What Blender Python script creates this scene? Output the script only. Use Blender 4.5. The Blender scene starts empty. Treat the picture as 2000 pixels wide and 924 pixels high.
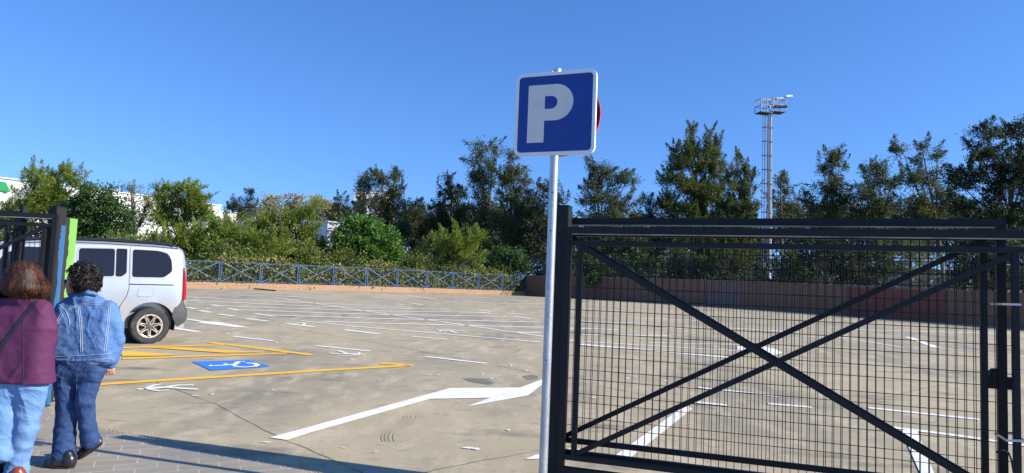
import bpy, bmesh, math, random
import numpy as np
from math import sin, cos, tan, radians, pi, sqrt, atan2
from mathutils import Vector, Matrix
from mathutils.bvhtree import BVHTree
random.seed(7)
RNG = np.random.default_rng(11)
S = bpy.context.scene
COL = S.collection

# ------------------------------------------------------------------ camera maths
F = 1390.; TH = radians(4.3); RO = radians(2.3); CZ = 1.70
f0 = np.array([0, cos(TH), sin(TH)]); r0 = np.array([1., 0, 0]); u0 = np.array([0, -sin(TH), cos(TH)])
CR = cos(RO)*r0 + sin(RO)*u0; CU = -sin(RO)*r0 + cos(RO)*u0
CC = np.array([0, 0, CZ])
def G(y):
    """height of the ground (the yard climbs away from the gate, then levels out)"""
    if y < 28: return .0352*y
    t = min(y-28, 20); return .0352*28 + .0352*(t - t*t/40)
def ray(px, py): return f0 + CR*((px-1000)/F) - CU*((py-462)/F)
def wp(px, py, D):
    d = ray(px, py); return CC + d*(D/d[1])
def at(px, py):
    d = ray(px, py); lo, hi = 1., 400.
    for _ in range(50):
        m = (lo+hi)/2; p = CC+d*m
        if p[2] - G(p[1]) > 0: lo = m
        else: hi = m
    return CC + d*lo
cam = bpy.data.cameras.new('camera'); co = bpy.data.objects.new('camera', cam); COL.objects.link(co)
cam.sensor_width = 36; cam.lens = 36*F/2000; cam.clip_end = 3000; cam.clip_start = .05
co.matrix_world = Matrix(((CR[0], CU[0], -f0[0], 0), (CR[1], CU[1], -f0[1], 0), (CR[2], CU[2], -f0[2], CZ), (0, 0, 0, 1)))
S.camera = co

# ------------------------------------------------------------------ light
SUNH = np.array([.96, -.283]); EL = radians(28)
sd = Vector((SUNH[0]*cos(EL), SUNH[1]*cos(EL), sin(EL))).normalized()
W = bpy.data.worlds.new('World'); S.world = W; W.use_nodes = True
nt = W.node_tree; bg = nt.nodes['Background']
sky = nt.nodes.new('ShaderNodeTexSky'); sky.sky_type = 'NISHITA'; sky.sun_disc = False
sky.sun_elevation = EL; sky.sun_rotation = atan2(sd.x, sd.y)
sky.air_density = 1.0; sky.dust_density = .1; sky.ozone_density = 4.0; sky.altitude = 100
tcw = nt.nodes.new('ShaderNodeTexCoord'); mpw = nt.nodes.new('ShaderNodeVectorMath'); mpw.operation = 'MULTIPLY_ADD'
mpw.inputs[1].default_value = (1, 1, .9); mpw.inputs[2].default_value = (0, 0, .15)   # clear dry air: no pale band at the horizon
nt.links.new(tcw.outputs['Generated'], mpw.inputs[0]); nt.links.new(mpw.outputs[0], sky.inputs[0])
hs = nt.nodes.new('ShaderNodeHueSaturation'); hs.inputs['Saturation'].default_value = 1.2; hs.inputs['Hue'].default_value = .510
nt.links.new(sky.outputs[0], hs.inputs['Color']); nt.links.new(hs.outputs[0], bg.inputs[0]); bg.inputs[1].default_value = .15
sl = bpy.data.lights.new('sun', 'SUN'); sl.energy = 4.8; sl.angle = radians(.53); sl.color = (1, .93, .82)
so = bpy.data.objects.new('sun', sl); COL.objects.link(so); so.rotation_euler = sd.to_track_quat('Z', 'Y').to_euler()
S.view_settings.view_transform = 'Standard'; S.view_settings.look = 'None'
S.view_settings.gamma = 1; S.view_settings.use_curve_mapping = False; S.view_settings.exposure = 0.75
S.render.engine = 'CYCLES'

# ------------------------------------------------------------------ materials
MATS = {}
def mat(name, col, rough=.6, metal=0., noise=None, bump=0., bscale=20., coat=0., spec=.5, coord='Object', bdist=.02, dist=0.):
    """noise: list of (scale, colour2, lo, hi, stretch) blended over the base colour"""
    if name in MATS: return MATS[name]
    m = bpy.data.materials.new(name); m.use_nodes = True; n = m.node_tree.nodes; l = m.node_tree.links
    b = n['Principled BSDF']; b.inputs['Roughness'].default_value = rough; b.inputs['Metallic'].default_value = metal
    b.inputs['Coat Weight'].default_value = coat; b.inputs['Specular IOR Level'].default_value = spec
    b.inputs['Base Color'].default_value = (*col, 1)
    tc = n.new('ShaderNodeTexCoord'); last = None
    if noise:
        rgb = n.new('ShaderNodeRGB'); rgb.outputs[0].default_value = (*col, 1); last = rgb.outputs[0]
        for (sc, c2, lo, hi, st) in noise:
            mp = n.new('ShaderNodeMapping'); mp.inputs['Scale'].default_value = st
            l.new(tc.outputs[coord], mp.inputs[0])
            tx = n.new('ShaderNodeTexNoise'); tx.inputs['Scale'].default_value = sc; tx.inputs['Detail'].default_value = 6
            tx.inputs['Roughness'].default_value = .6
            l.new(mp.outputs[0], tx.inputs['Vector'])
            mr = n.new('ShaderNodeMapRange'); mr.inputs[1].default_value = lo; mr.inputs[2].default_value = hi
            l.new(tx.outputs['Fac'], mr.inputs[0])
            mx = n.new('ShaderNodeMix'); mx.data_type = 'RGBA'; mx.inputs[7].default_value = (*c2, 1)
            l.new(mr.outputs[0], mx.inputs[0]); l.new(last, mx.inputs[6]); last = mx.outputs[2]
        l.new(last, b.inputs['Base Color'])
    if bump:
        tx = n.new('ShaderNodeTexNoise'); tx.inputs['Scale'].default_value = bscale; tx.inputs['Detail'].default_value = 5
        l.new(tc.outputs[coord], tx.inputs['Vector'])
        bp = n.new('ShaderNodeBump'); bp.inputs['Strength'].default_value = bump; bp.inputs['Distance'].default_value = bdist; tx.inputs['Distortion'].default_value = dist
        l.new(tx.outputs['Fac'], bp.inputs['Height']); l.new(bp.outputs[0], b.inputs['Normal'])
    MATS[name] = m; return m
def leafmat(name, c1, c2, trans=.3, rough=.55):
    if name in MATS: return MATS[name]
    m = bpy.data.materials.new(name); m.use_nodes = True; n = m.node_tree.nodes; l = m.node_tree.links
    b = n['Principled BSDF']; out = n['Material Output']; b.inputs['Roughness'].default_value = rough
    b.inputs['Specular IOR Level'].default_value = .3
    ge = n.new('ShaderNodeNewGeometry'); tc = n.new('ShaderNodeTexCoord')
    tx = n.new('ShaderNodeTexNoise'); tx.inputs['Scale'].default_value = .9; tx.inputs['Detail'].default_value = 3
    l.new(tc.outputs['Object'], tx.inputs['Vector'])
    ad = n.new('ShaderNodeMath'); ad.operation = 'MULTIPLY_ADD'; ad.inputs[1].default_value = .45; l.new(ge.outputs['Random Per Island'], ad.inputs[0])
    mr = n.new('ShaderNodeMapRange'); mr.inputs[1].default_value = .35; mr.inputs[2].default_value = .65; mr.inputs[4].default_value = .6
    l.new(tx.outputs['Fac'], mr.inputs[0]); l.new(mr.outputs[0], ad.inputs[2])
    mx = n.new('ShaderNodeMix'); mx.data_type = 'RGBA'; mx.inputs[6].default_value = (*c1, 1); mx.inputs[7].default_value = (*c2, 1)
    l.new(ad.outputs[0], mx.inputs[0]); l.new(mx.outputs[2], b.inputs['Base Color'])
    tr = n.new('ShaderNodeBsdfTranslucent'); l.new(mx.outputs[2], tr.inputs[0])
    ms = n.new('ShaderNodeMixShader'); ms.inputs[0].default_value = trans
    l.new(b.outputs[0], ms.inputs[1]); l.new(tr.outputs[0], ms.inputs[2]); l.new(ms.outputs[0], out.inputs[0])
    MATS[name] = m; return m
def brickmat(name, c1, c2, mortar, sx, bw=.24, bh=.07, ms=.012, rot=(0, 0, 0), noise=None, rough=.85):
    m = bpy.data.materials.new(name); m.use_nodes = True; n = m.node_tree.nodes; l = m.node_tree.links
    b = n['Principled BSDF']; b.inputs['Roughness'].default_value = rough
    tc = n.new('ShaderNodeTexCoord'); mp = n.new('ShaderNodeMapping'); mp.inputs['Rotation'].default_value = rot
    l.new(tc.outputs['UV' if sx == 'UV' else 'Object'], mp.inputs[0])
    br = n.new('ShaderNodeTexBrick'); br.inputs['Color1'].default_value = (*c1, 1); br.inputs['Color2'].default_value = (*c2, 1)
    br.inputs['Mortar'].default_value = (*mortar, 1); br.inputs['Scale'].default_value = 1
    br.inputs['Brick Width'].default_value = bw; br.inputs['Row Height'].default_value = bh; br.inputs['Mortar Size'].default_value = ms
    l.new(mp.outputs[0], br.inputs['Vector'])
    last = br.outputs['Color']
    for (sc, c, lo, hi) in (noise or []):
        tx = n.new('ShaderNodeTexNoise'); tx.inputs['Scale'].default_value = sc; tx.inputs['Detail'].default_value = 6
        l.new(tc.outputs['Object'], tx.inputs['Vector'])
        mr = n.new('ShaderNodeMapRange'); mr.inputs[1].default_value = lo; mr.inputs[2].default_value = hi; l.new(tx.outputs['Fac'], mr.inputs[0])
        mx = n.new('ShaderNodeMix'); mx.data_type = 'RGBA'; mx.inputs[7].default_value = (*c, 1)
        l.new(mr.outputs[0], mx.inputs[0]); l.new(last, mx.inputs[6]); last = mx.outputs[2]
    l.new(last, b.inputs['Base Color'])
    bp = n.new('ShaderNodeBump'); bp.inputs['Strength'].default_value = .5; bp.inputs['Distance'].default_value = .01; bp.invert = True
    l.new(br.outputs['Fac'], bp.inputs['Height']); l.new(bp.outputs[0], b.inputs['Normal'])
    return m
U1 = (1, 1, 1)
M_anth = mat('anthracite_paint', (.010, .011, .012), .55, noise=[(6, (.015, .015, .016), .4, .8, U1), (50, (.035, .033, .03), .66, .8, (1, 1, .3))], bump=.05, bscale=300, spec=.3)
M_wire = mat('anthracite_wire', (.008, .009, .010), .5, spec=.3)
M_galv = mat('galvanised_steel', (.52, .54, .56), .42, .7, noise=[(14, (.34, .36, .39), .35, .7, (1, 1, .25)), (60, (.66, .68, .70), .5, .8, U1)], bump=.05, bscale=80)
M_white = mat('white_enamel', (.80, .80, .79), .35)
M_signblue = mat('sign_blue_sheet', (.006, .038, .235), .35, noise=[(3, (.010, .052, .285), .4, .8, U1), (40, (.03, .07, .27), .68, .8, (1, 1, .4))])
M_signwhite = mat('sign_white_sheet', (.70, .66, .60), .5, noise=[(9, (.62, .58, .52), .55, .8, U1)])
M_red = mat('sign_red', (.55, .02, .025), .45)
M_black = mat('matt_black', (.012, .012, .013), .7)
M_road = mat('white_road_paint', (.80, .78, .735), .8, noise=[(5, (.66, .64, .59), .48, .70, U1), (26, (.50, .46, .38), .60, .74, U1), (90, (.50, .46, .38), .60, .72, U1)])
M_yel = mat('yellow_road_paint', (.86, .47, .03), .75, noise=[(9, (.74, .40, .04), .5, .8, U1)])
M_rblue = mat('blue_road_paint', (.03, .20, .68), .7, noise=[(12, (.04, .22, .60), .5, .8, U1)])
M_concrete = mat('yard_concrete', (.425, .35, .215), .9, noise=[
    (.13, (.355, .302, .195), .42, .60, U1), (.42, (.26, .227, .16), .49, .64, (1, .7, 1)), (1.2, (.165, .147, .108), .56, .70, (.6, 1.8, 1)),
    (3.2, (.50, .42, .28), .50, .70, (1, .35, 1)), (8, (.24, .212, .155), .56, .73, (.5, 1, 1)), (28, (.31, .27, .19), .52, .78, U1), (75, (.19, .16, .115), .60, .74, U1), (140, (.60, .53, .38), .64, .8, U1)], bump=.25, bscale=90, bdist=.008)
M_joint = mat('joint_tar', (.15, .125, .085), .9, noise=[(2.5, (.27, .23, .15), .5, .62, U1)])
M_earth = mat('earth', (.20, .17, .11), .95, noise=[(.3, (.08, .11, .035), .4, .6, U1), (4, (.13, .11, .07), .4, .7, U1)])
M_grit = mat('grit', (.40, .33, .20), .95, noise=[(60, (.2, .16, .1), .4, .7, U1)])

# ------------------------------------------------------------------ object helpers
def link(o, parent=None):
    COL.objects.link(o)
    if parent is not None: o.parent = parent
    return o
def tag(o, label=None, cat=None, group=None, kind=None):
    if label: o['label'] = label
    if cat: o['category'] = cat
    if group: o['group'] = group
    if kind: o['kind'] = kind
    return o
def empty(name, loc=(0, 0, 0), rz=0, label=None, cat=None, group=None, m=None):
    o = bpy.data.objects.new(name, None); link(o); o.empty_display_size = .2
    if m is not None: o.matrix_world = m
    else: o.location = loc; o.rotation_euler = (0, 0, rz)
    return tag(o, label, cat, group)
class MB:
    def __init__(s): s.v = []; s.f = []
    def add(s, vs, fs):
        k = len(s.v); s.v += [tuple(map(float, q)) for q in vs]; s.f += [tuple(i+k for i in q) for q in fs]; return s
    def box(s, a, b, M=None):
        (x0, y0, z0), (x1, y1, z1) = a, b
        vs = [(x, y, z) for x in (x0, x1) for y in (y0, y1) for z in (z0, z1)]
        if M is not None: vs = [M @ Vector(q) for q in vs]
        return s.add(vs, [(0, 1, 3, 2), (4, 6, 7, 5), (0, 4, 5, 1), (2, 3, 7, 6), (0, 2, 6, 4), (1, 5, 7, 3)])
    def bar(s, p, q, w, h=None, up=(0, 0, 1)):
        """square bar from p to q, w across, h along 'up'"""
        h = h or w; p = Vector(p); q = Vector(q); d = (q-p).normalized(); up = Vector(up)
        x = d.cross(up)
        if x.length < 1e-3: x = d.cross(Vector((0, 1, 0)))
        x.normalize(); z = x.cross(d).normalized()
        vs = []
        for c in (p, q):
            for (i, j) in ((-1, -1), (1, -1), (1, 1), (-1, 1)): vs.append(c + x*(i*w/2) + z*(j*h/2))
        return s.add(vs, [(3, 2, 1, 0), (4, 5, 6, 7), (0, 1, 5, 4), (1, 2, 6, 5), (2, 3, 7, 6), (3, 0, 4, 7)])
    def tube(s, pts, rs, n=10, caps=True, closed=False):
        pts = [Vector(p) for p in pts]; N = len(pts)
        if not hasattr(rs, '__len__'): rs = [rs]*N
        ref = None; rings = []; k = len(s.v)
        for i, p in enumerate(pts):
            if closed: d = pts[(i+1) % N]-pts[i-1]
            else: d = pts[min(i+1, N-1)]-pts[max(i-1, 0)]
            d.normalize()
            if ref is None:
                ref = d.orthogonal().normalized()
            x = (ref - d*ref.dot(d)).normalized(); ref = x; y = d.cross(x)
            for j in range(n):
                a = 2*pi*j/n; s.v.append(tuple(p + (x*cos(a)+y*sin(a))*rs[i]))
        for i in range(N if closed else N-1):
            i2 = (i+1) % N
            for j in range(n):
                j2 = (j+1) % n; s.f.append((k+i*n+j, k+i*n+j2, k+i2*n+j2, k+i2*n+j))
        if caps and not closed:
            s.f.append(tuple(k+j for j in range(n))[::-1]); s.f.append(tuple(k+(N-1)*n+j for j in range(n)))
        return s
    def lathe(s, prof, n=24, M=None):
        """prof: (radius, height) pairs round local z"""
        k = len(s.v)
        for (r, z) in prof:
            for j in range(n):
                a = 2*pi*j/n; q = Vector((r*cos(a), r*sin(a), z)); s.v.append(tuple(M @ q if M is not None else q))
        for i in range(len(prof)-1):
            for j in range(n):
                j2 = (j+1) % n; s.f.append((k+i*n+j, k+i*n+j2, k+(i+1)*n+j2, k+(i+1)*n+j))
        s.f.append(tuple(k+j for j in range(n))[::-1]); s.f.append(tuple(k+(len(prof)-1)*n+j for j in range(n)))
        return s
    def prism(s, poly, h0, h1, M=None):
        n = len(poly); vs = [(x, y, h0) for x, y in poly]+[(x, y, h1) for x, y in poly]
        if M is not None: vs = [M @ Vector(q) for q in vs]
        return s.add(vs, [tuple(range(n))[::-1], tuple(range(n, 2*n))]+[(i, (i+1) % n, n+(i+1) % n, n+i) for i in range(n)])
    def build(s, name, m, parent=None, smooth=False, bevel=0):
        me = bpy.data.meshes.new(name); me.from_pydata(s.v, [], s.f)
        if bevel or smooth == 'fix' or True:
            bm = bmesh.new(); bm.from_mesh(me)
            bmesh.ops.recalc_face_normals(bm, faces=bm.faces)
            if bevel:
                es = [e for e in bm.edges if len(e.link_faces) == 2 and e.calc_face_angle(0) > .6]
                bmesh.ops.bevel(bm, geom=es, offset=bevel, segments=2, affect='EDGES', clamp_overlap=True)
            bm.to_mesh(me); bm.free()
        if smooth:
            me.polygons.foreach_set('use_smooth', [True]*len(me.polygons))
            me.set_sharp_from_angle(angle=radians(38))
        me.materials.append(m)
        o = bpy.data.objects.new(name, me); return link(o, parent)
def copy_tree(o, parent=None):
    c = o.copy(); COL.objects.link(c)
    if parent is not None: c.parent = parent; c.matrix_parent_inverse = o.matrix_parent_inverse
    for ch in list(o.children): copy_tree(ch, c)
    return c
def np_mesh(name, V, Q, m, parent=None, smooth=False):
    me = bpy.data.meshes.new(name); nv, nf = len(V), len(Q); k = Q.shape[1]
    me.vertices.add(nv); me.vertices.foreach_set('co', V.astype(np.float32).ravel())
    me.loops.add(nf*k); me.loops.foreach_set('vertex_index', Q.astype(np.int32).ravel())
    me.polygons.add(nf); me.polygons.foreach_set('loop_start', np.arange(0, nf*k, k, dtype=np.int32))
    me.polygons.foreach_set('loop_total', np.full(nf, k, dtype=np.int32))
    me.update(calc_edges=True); me.validate()
    if smooth: me.polygons.foreach_set('use_smooth', [True]*nf)
    me.materials.append(m)
    o = bpy.data.objects.new(name, me); return link(o, parent)

# ------------------------------------------------------------------ ground
def strip_sheet(name, m, x0, x1, ys, dz):
    b = MB(); vs = []; fs = []
    for y in ys: vs += [(x0, y, G(y)+dz), (x1, y, G(y)+dz)]
    for i in range(len(ys)-1): fs.append((2*i, 2*i+1, 2*i+3, 2*i+2))
    b.add(vs, fs); o = b.build(name, m); return tag(o, kind='structure')
YS = [-60, 0, 10, 20]+[28+i for i in range(21)]
strip_sheet('ground', M_earth, -900, 900, YS+[60, 120, 400, 2500], 0)
# fence line (blue) and wall line (brick)
def fl(i):
    u = (i-.5)/9.5; return np.array([-13.6+14.6*u, 36+13*u])
WA = np.array([1.1, 49.2]); WB = np.array([20.1, 28.])
def wl(t): return WA + (WB-WA)*t
def sheet_poly(name, m, poly, dz, kind='structure', n=None):
    """flat polygon in plan cut into strips so it follows the ground"""
    bm = bmesh.new(); vs = [bm.verts.new((p[0], p[1], 0)) for p in poly]; bm.faces.new(vs)
    for y in YS[2:]:
        bmesh.ops.bisect_plane(bm, geom=bm.verts[:]+bm.edges[:]+bm.faces[:], plane_co=(0, y, 0), plane_no=(0, 1, 0))
    for v in bm.verts: v.co.z = G(v.co.y)+dz
    bmesh.ops.triangulate(bm, faces=bm.faces[:]); bmesh.ops.recalc_face_normals(bm, faces=bm.faces[:])
    if bm.faces[0].normal.z < 0: bmesh.ops.reverse_faces(bm, faces=bm.faces[:])
    me = bpy.data.meshes.new(name); bm.to_mesh(me); bm.free(); me.materials.append(m)
    o = bpy.data.objects.new(name, me); link(o); return tag(o, kind=kind)
kp = [at(*p)[:2] for p in ((100, 800), (187, 835), (300, 859), (450, 890), (594, 921), (720, 945))]
k0 = kp[0] + (kp[0]-kp[1])*12; k1 = kp[-1] + (kp[-1]-kp[-2])*14
lot = [k0] + kp + [k1, (60, -2), (60, 10)] + [wl(1.6), wl(1), wl(0), fl(10), fl(5), fl(0.5), fl(-7), (-45, 12)]
sheet_poly('parking_yard', M_concrete, lot, .004)
M_pave = brickmat('pavement_blocks', (.30, .27, .21), (.26, .235, .185), (.42, .38, .30), 'obj', .30, .15, .008, (0, 0, radians(-24)),
                  [(1.2, (.20, .185, .155), .5, .7), (40, (.33, .30, .25), .58, .75), (6, (.30, .27, .21), .5, .75)])
pav = [k0] + kp + [k1, (30, -4), (8, -14), (-30, -14), (-50, 5)]
sheet_poly('pavement', M_pave, pav[::1], .008)
# seam of broken grit along the pavement edge
b = MB()
for i in range(len(kp)-1):
    for _ in range(90):
        t = random.random(); p = kp[i]*(1-t)+kp[i+1]*t + np.array([random.gauss(0, .035), random.gauss(0, .035)])
        r = random.uniform(.004, .014); z = G(p[1])+.006
        a = random.random()*6; q = [(p[0]+r*cos(a+k*pi*2/5)*random.uniform(.6, 1.2), p[1]+r*sin(a+k*pi*2/5)*random.uniform(.6, 1.2), z) for k in range(5)]
        b.add(q+[(p[0], p[1], z+r*.7)], [(k, (k+1) % 5, 5) for k in range(5)])
for _ in range(900):
    px, py = random.uniform(150, 1900), random.uniform(640, 960); p = at(px, py); r = random.uniform(.003, .012); z = p[2]+.004
    a = random.random()*6; q = [(p[0]+r*cos(a+k*pi*2/5), p[1]+r*sin(a+k*pi*2/5), z) for k in range(5)]
    b.add(q+[(p[0], p[1], z+r*.7)], [(k, (k+1) % 5, 5) for k in range(5)])
tag(b.build('gravel_grit', M_grit), 'loose pale grit and crumbs scattered over the concrete yard', 'gravel', kind='stuff')

def ribbon(b, pts, w, dz, jit=0):
    """painted stripe through world points (x,y), draped on the ground"""
    P = []
    for i in range(len(pts)-1):
        a, c = np.array(pts[i][:2]), np.array(pts[i+1][:2]); L = np.linalg.norm(c-a); n = max(1, int(L/.7))
        P += [a+(c-a)*k/n for k in range(n)]
    P.append(np.array(pts[-1][:2])); vs = []; fs = []
    for i, p in enumerate(P):
        d = P[min(i+1, len(P)-1)]-P[max(i-1, 0)]; d = d/np.linalg.norm(d); nn = np.array([-d[1], d[0]])
        ww = w*(1+random.uniform(-jit, jit))
        for s_ in (-1, 1):
            q = p+nn*s_*ww/2; vs.append((q[0], q[1], G(q[1])+dz))
    for i in range(len(P)-1): fs.append((2*i, 2*i+2, 2*i+3, 2*i+1))
    b.add(vs, fs)
def ppoly(b, pts, dz):
    q = [at(*p) for p in pts]; b.add([(p[0], p[1], G(p[1])+dz) for p in q], [tuple(range(len(q)))])
def pst(b, pts, w, dz=.012): ribbon(b, [at(*p) for p in pts], w, dz)
# saw-cut joints
jb = MB()
for pts in ([(300, 746), (344, 762), (425, 792), (515, 840), (600, 878), (720, 930)], [(360, 607), (409, 613), (543, 637), (760, 675), (947, 710), (1060, 733), (1400, 800)],
            [(830, 924), (930, 903), (1060, 880), (1200, 860)], [(1640, 800), (1800, 760), (1940, 735)]):
    W_ = [at(*p) for p in pts]; Q = []
    for i in range(len(W_)-1):
        for k in range(6):
            t = k/6; p = W_[i]*(1-t)+W_[i+1]*t; Q.append((p[0]+random.gauss(0, .006), p[1]+random.gauss(0, .006)))
    Q.append(W_[-1][:2]); ribbon(jb, Q, .011, .0065, .6)
tag(jb.build('concrete_joints', M_joint), kind='structure')
# white lines, all traced onto the ground then built there in metres
wb = MB()
L10 = [[(361, 574), (529, 580), (700, 606), (1055, 657), (1130, 668)], [(587, 627), (700, 639), (1055, 669)],
 [(633, 629), (700, 631), (1055, 640), (1150, 643)], [(534, 616), (700, 622), (1055, 630)], [(471, 606), (700, 614), (999, 619)],
 [(430, 598), (640, 605), (725, 608), (957, 611)], [(361, 587), (619, 599), (700, 601), (880, 605)], [(361, 580), (592, 592), (800, 600)],
 [(385, 570), (556, 573.5)], [(361, 563.5), (430, 566)], [(471, 576.5), (520, 578)], [(538, 578), (610, 582), (680, 585)], [(718, 581), (797, 585)],
 [(750, 576), (790, 580)], [(792, 577), (853, 585)], [(871, 590), (1058, 594)], [(935, 611), (959, 613)], [(936, 606), (961, 609)], [(988, 612), (1020, 615)],
 [(1000, 618), (1037, 623)], [(804, 593), (826, 596)], [(772, 594), (790, 596)], [(1006, 650), (1055, 650.5)], [(620, 570), (690, 574), (760, 579)], [(560, 568), (640, 573)],
 [(412, 596), (431, 599)], [(445, 603), (469, 607)], [(497, 613), (534, 618)], [(384, 591), (398, 592)], [(366, 601), (383, 604)], [(390, 607), (411, 611)],
 [(426, 614), (457, 618)], [(480, 623), (525, 628)], [(559, 633), (614, 639)], [(671, 645), (741, 653)], [(803, 658), (875, 664)], [(340, 642), (388, 649)],
 [(456, 658), (536, 667)], [(616, 676), (723, 687)], [(831, 697.5), (951, 711)], [(880, 580), (1000, 584)], [(900, 587), (1020, 588)],
 [(1137, 668), (1452, 687)], [(1137, 653.6), (1308, 657)], [(1267, 670), (1448, 674)], [(1137, 642), (1209, 645)], [(1272, 637), (1333, 643)],
 [(1137, 594), (1300, 604)], [(1137, 603), (1218, 608)], [(1240, 622), (1400, 628)], [(1130, 628), (1260, 632)], [(1631, 658), (1766, 680)], [(1656, 644), (1800, 648), (1990, 653)],
 [(1554, 657), (1654, 662)], [(1470, 770), (1519, 776)], [(1796, 677), (1916, 688), (2040, 703)], [(1357, 787), (1420, 793)], [(1364, 758), (1500, 773), (1519, 775.6)],
 [(1500, 790), (1585, 797)], [(1696, 798), (1913, 821)], [(1716, 833), (1873, 853), (2060, 880)], [(1400, 640), (1560, 650)], [(1900, 665), (2010, 680)]]
for p in L10: pst(wb, p, .115 if max(q[1] for q in p) > 660 else .18)
pst(wb, [(1133, 673.5), (1259, 684.5), (1427, 699)], .28); pst(wb, [(1774, 659), (1830, 680), (1868, 684)], .22)
ppoly(wb, [(1187, 902), (1223, 903), (1352, 800), (1340, 792)], .012)
ppoly(wb, [(1760, 842), (1791, 843), (1830, 940), (1803, 940)], .012)
ppoly(wb, [(1026, 899), (1046, 891), (1120, 877), (1120, 890), (1046, 899)], .012)
tag(wb.build('white_parking_lines', M_road), kind='structure')
def scrap(px, py, w, h):
    return [(px-w, py), (px-w*.3, py-h), (px+w*.6, py-h*.6), (px+w, py+h*.2), (px+w*.2, py+h)]
sb = MB()
for (px, py, w, h) in ((915, 877, 14, 2), (930, 879, 9, 2.5), (382, 775, 9, .6), (414, 771.5, 6, 1), (533, 763, 4, 1), (670, 876, 6, .7), (733, 884, 6, .7), (993, 842, 5, 1.3), (740, 744, 3, .8), (960, 740.5, 5, 1), (942, 731, 4, .8),
                       (998, 715, 3, 1), (1028, 725, 3, 1), (541, 670, 4, 1), (444, 653, 5, .8), (688, 703, 7, .8), (1130, 880, 6, 1), (1225, 740, 6, 1), (1300, 745, 6, 1), (1160, 778, 8, 1), (690, 640, 3, .5), (836, 734, 8, .6), (855, 734, 5, .5), (520, 866, 12, 1.2)):
    ppoly(sb, scrap(px, py, w, h), .012)
tag(sb.build('stray_paint_scraps', M_road), kind='structure')
ab = MB()
ppoly(ab, [(527, 857), (600, 837), (879, 759.5), (1016, 758.5), (1060, 742), (1090, 732), (1062, 750), (1031, 774), (911, 796), (958.5, 778.5), (840, 781), (600, 849), (561, 862)], .012)
tag(ab.build('long_turn_arrow', M_road), kind='structure')
ab = MB(); ppoly(ab, [(365, 623), (398, 628), (430, 630), (489, 641), (460, 640), (412, 634.5), (384, 631), (395, 630), (365, 625)], .012)
tag(ab.build('far_direction_arrow', M_road), kind='structure')
ab = MB(); ppoly(ab, [(1440, 677), (1490, 677), (1515, 683), (1528, 690), (1508, 696), (1498, 691), (1440, 684)], .012)
tag(ab.build('gate_side_arrow', M_road), kind='structure')
yb = MB()
for pts, w in (([(150, 755), (660, 723), (800, 715)], .16), ([(744, 710.5), (772, 712.5), (806, 715.5)], .17), ([(239, 702), (560, 691)], .15), ([(225, 680.5), (435, 675)], .16),
               ([(410, 670.5), (447, 674), (610, 694.5)], .17)):
    pst(yb, pts, w, .012)
ppoly(yb, [(290, 680.5), (345, 680), (517, 690), (440, 691)], .016)
ppoly(yb, [(235, 688), (262, 688.5), (347, 695.5), (300, 697), (239, 697)], .016)
tag(yb.build('yellow_bay_lines', M_yel), kind='structure')
bb = MB(); ppoly(bb, [(375, 708), (485, 704), (529, 717), (412, 725)], .012)
tag(bb.build('blue_bay_panel', M_rblue), kind='structure')
pb = MB(); z5 = lambda *q: [(160+x/4, 640+y/4) for x, y in q]
pst(pb, z5((1030, 305), (1100, 301), (1165, 297)), .08, .016); pst(pb, z5((1118, 288), (1125, 296)), .06, .016)
pst(pb, z5((1155, 293), (1185, 307), (1200, 290), (1222, 273), (1275, 272)), .08, .016)
pst(pb, z5((1285, 283), (1345, 286), (1374, 297), (1350, 310), (1270, 316), (1190, 309)), .08, .016)
ppoly(pb, z5((985, 305), (997, 300), (1015, 300), (1027, 305), (1015, 310), (997, 310)), .0175)
tag(pb.build('wheelchair_symbol', M_road), kind='structure')
def walker(name, head, foot, wid):
    """painted walking figure lying on the ground from head pixel to foot pixel"""
    a = at(*head)[:2]; c = at(*foot)[:2]; u = c-a; L = np.linalg.norm(u); u = u/L; v = np.array([-u[1], u[0]])*wid
    P = lambda s, t: a+u*L*s+v*t; b = MB()
    hp = [a+u*L*.05+L*.065*np.array([cos(k*pi/5), sin(k*pi/5)]) for k in range(10)]
    b.add([(q[0], q[1], G(q[1])+.012) for q in hp], [tuple(range(10))])
    for pts, w in (([P(.14, 0), P(.5, .02)], .11), ([P(.17, -.03), P(.33, -.2), P(.5, -.16)], .05), ([P(.17, .03), P(.34, .19), P(.48, .24)], .05), ([P(.48, .02), P(.72, -.12), P(.97, -.25)], .07), ([P(.48, .02), P(.72, .1), P(1, .06)], .07)):
        ribbon(b, pts, w*L*1.7, .012+.0015*random.random())
    return tag(b.build(name, M_road), kind='structure')
walker('walker_symbol', (268, 762), (380, 755), 1.1)
walker('walker_symbol', (713, 694), (646, 690), 1.2)
walker('walker_symbol', (578, 631), (612, 634), 1.4)
walker('walker_symbol', (852, 645), (906, 649), 1.6)
walker('walker_symbol', (398, 602), (419, 603.5), 1.4)
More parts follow.
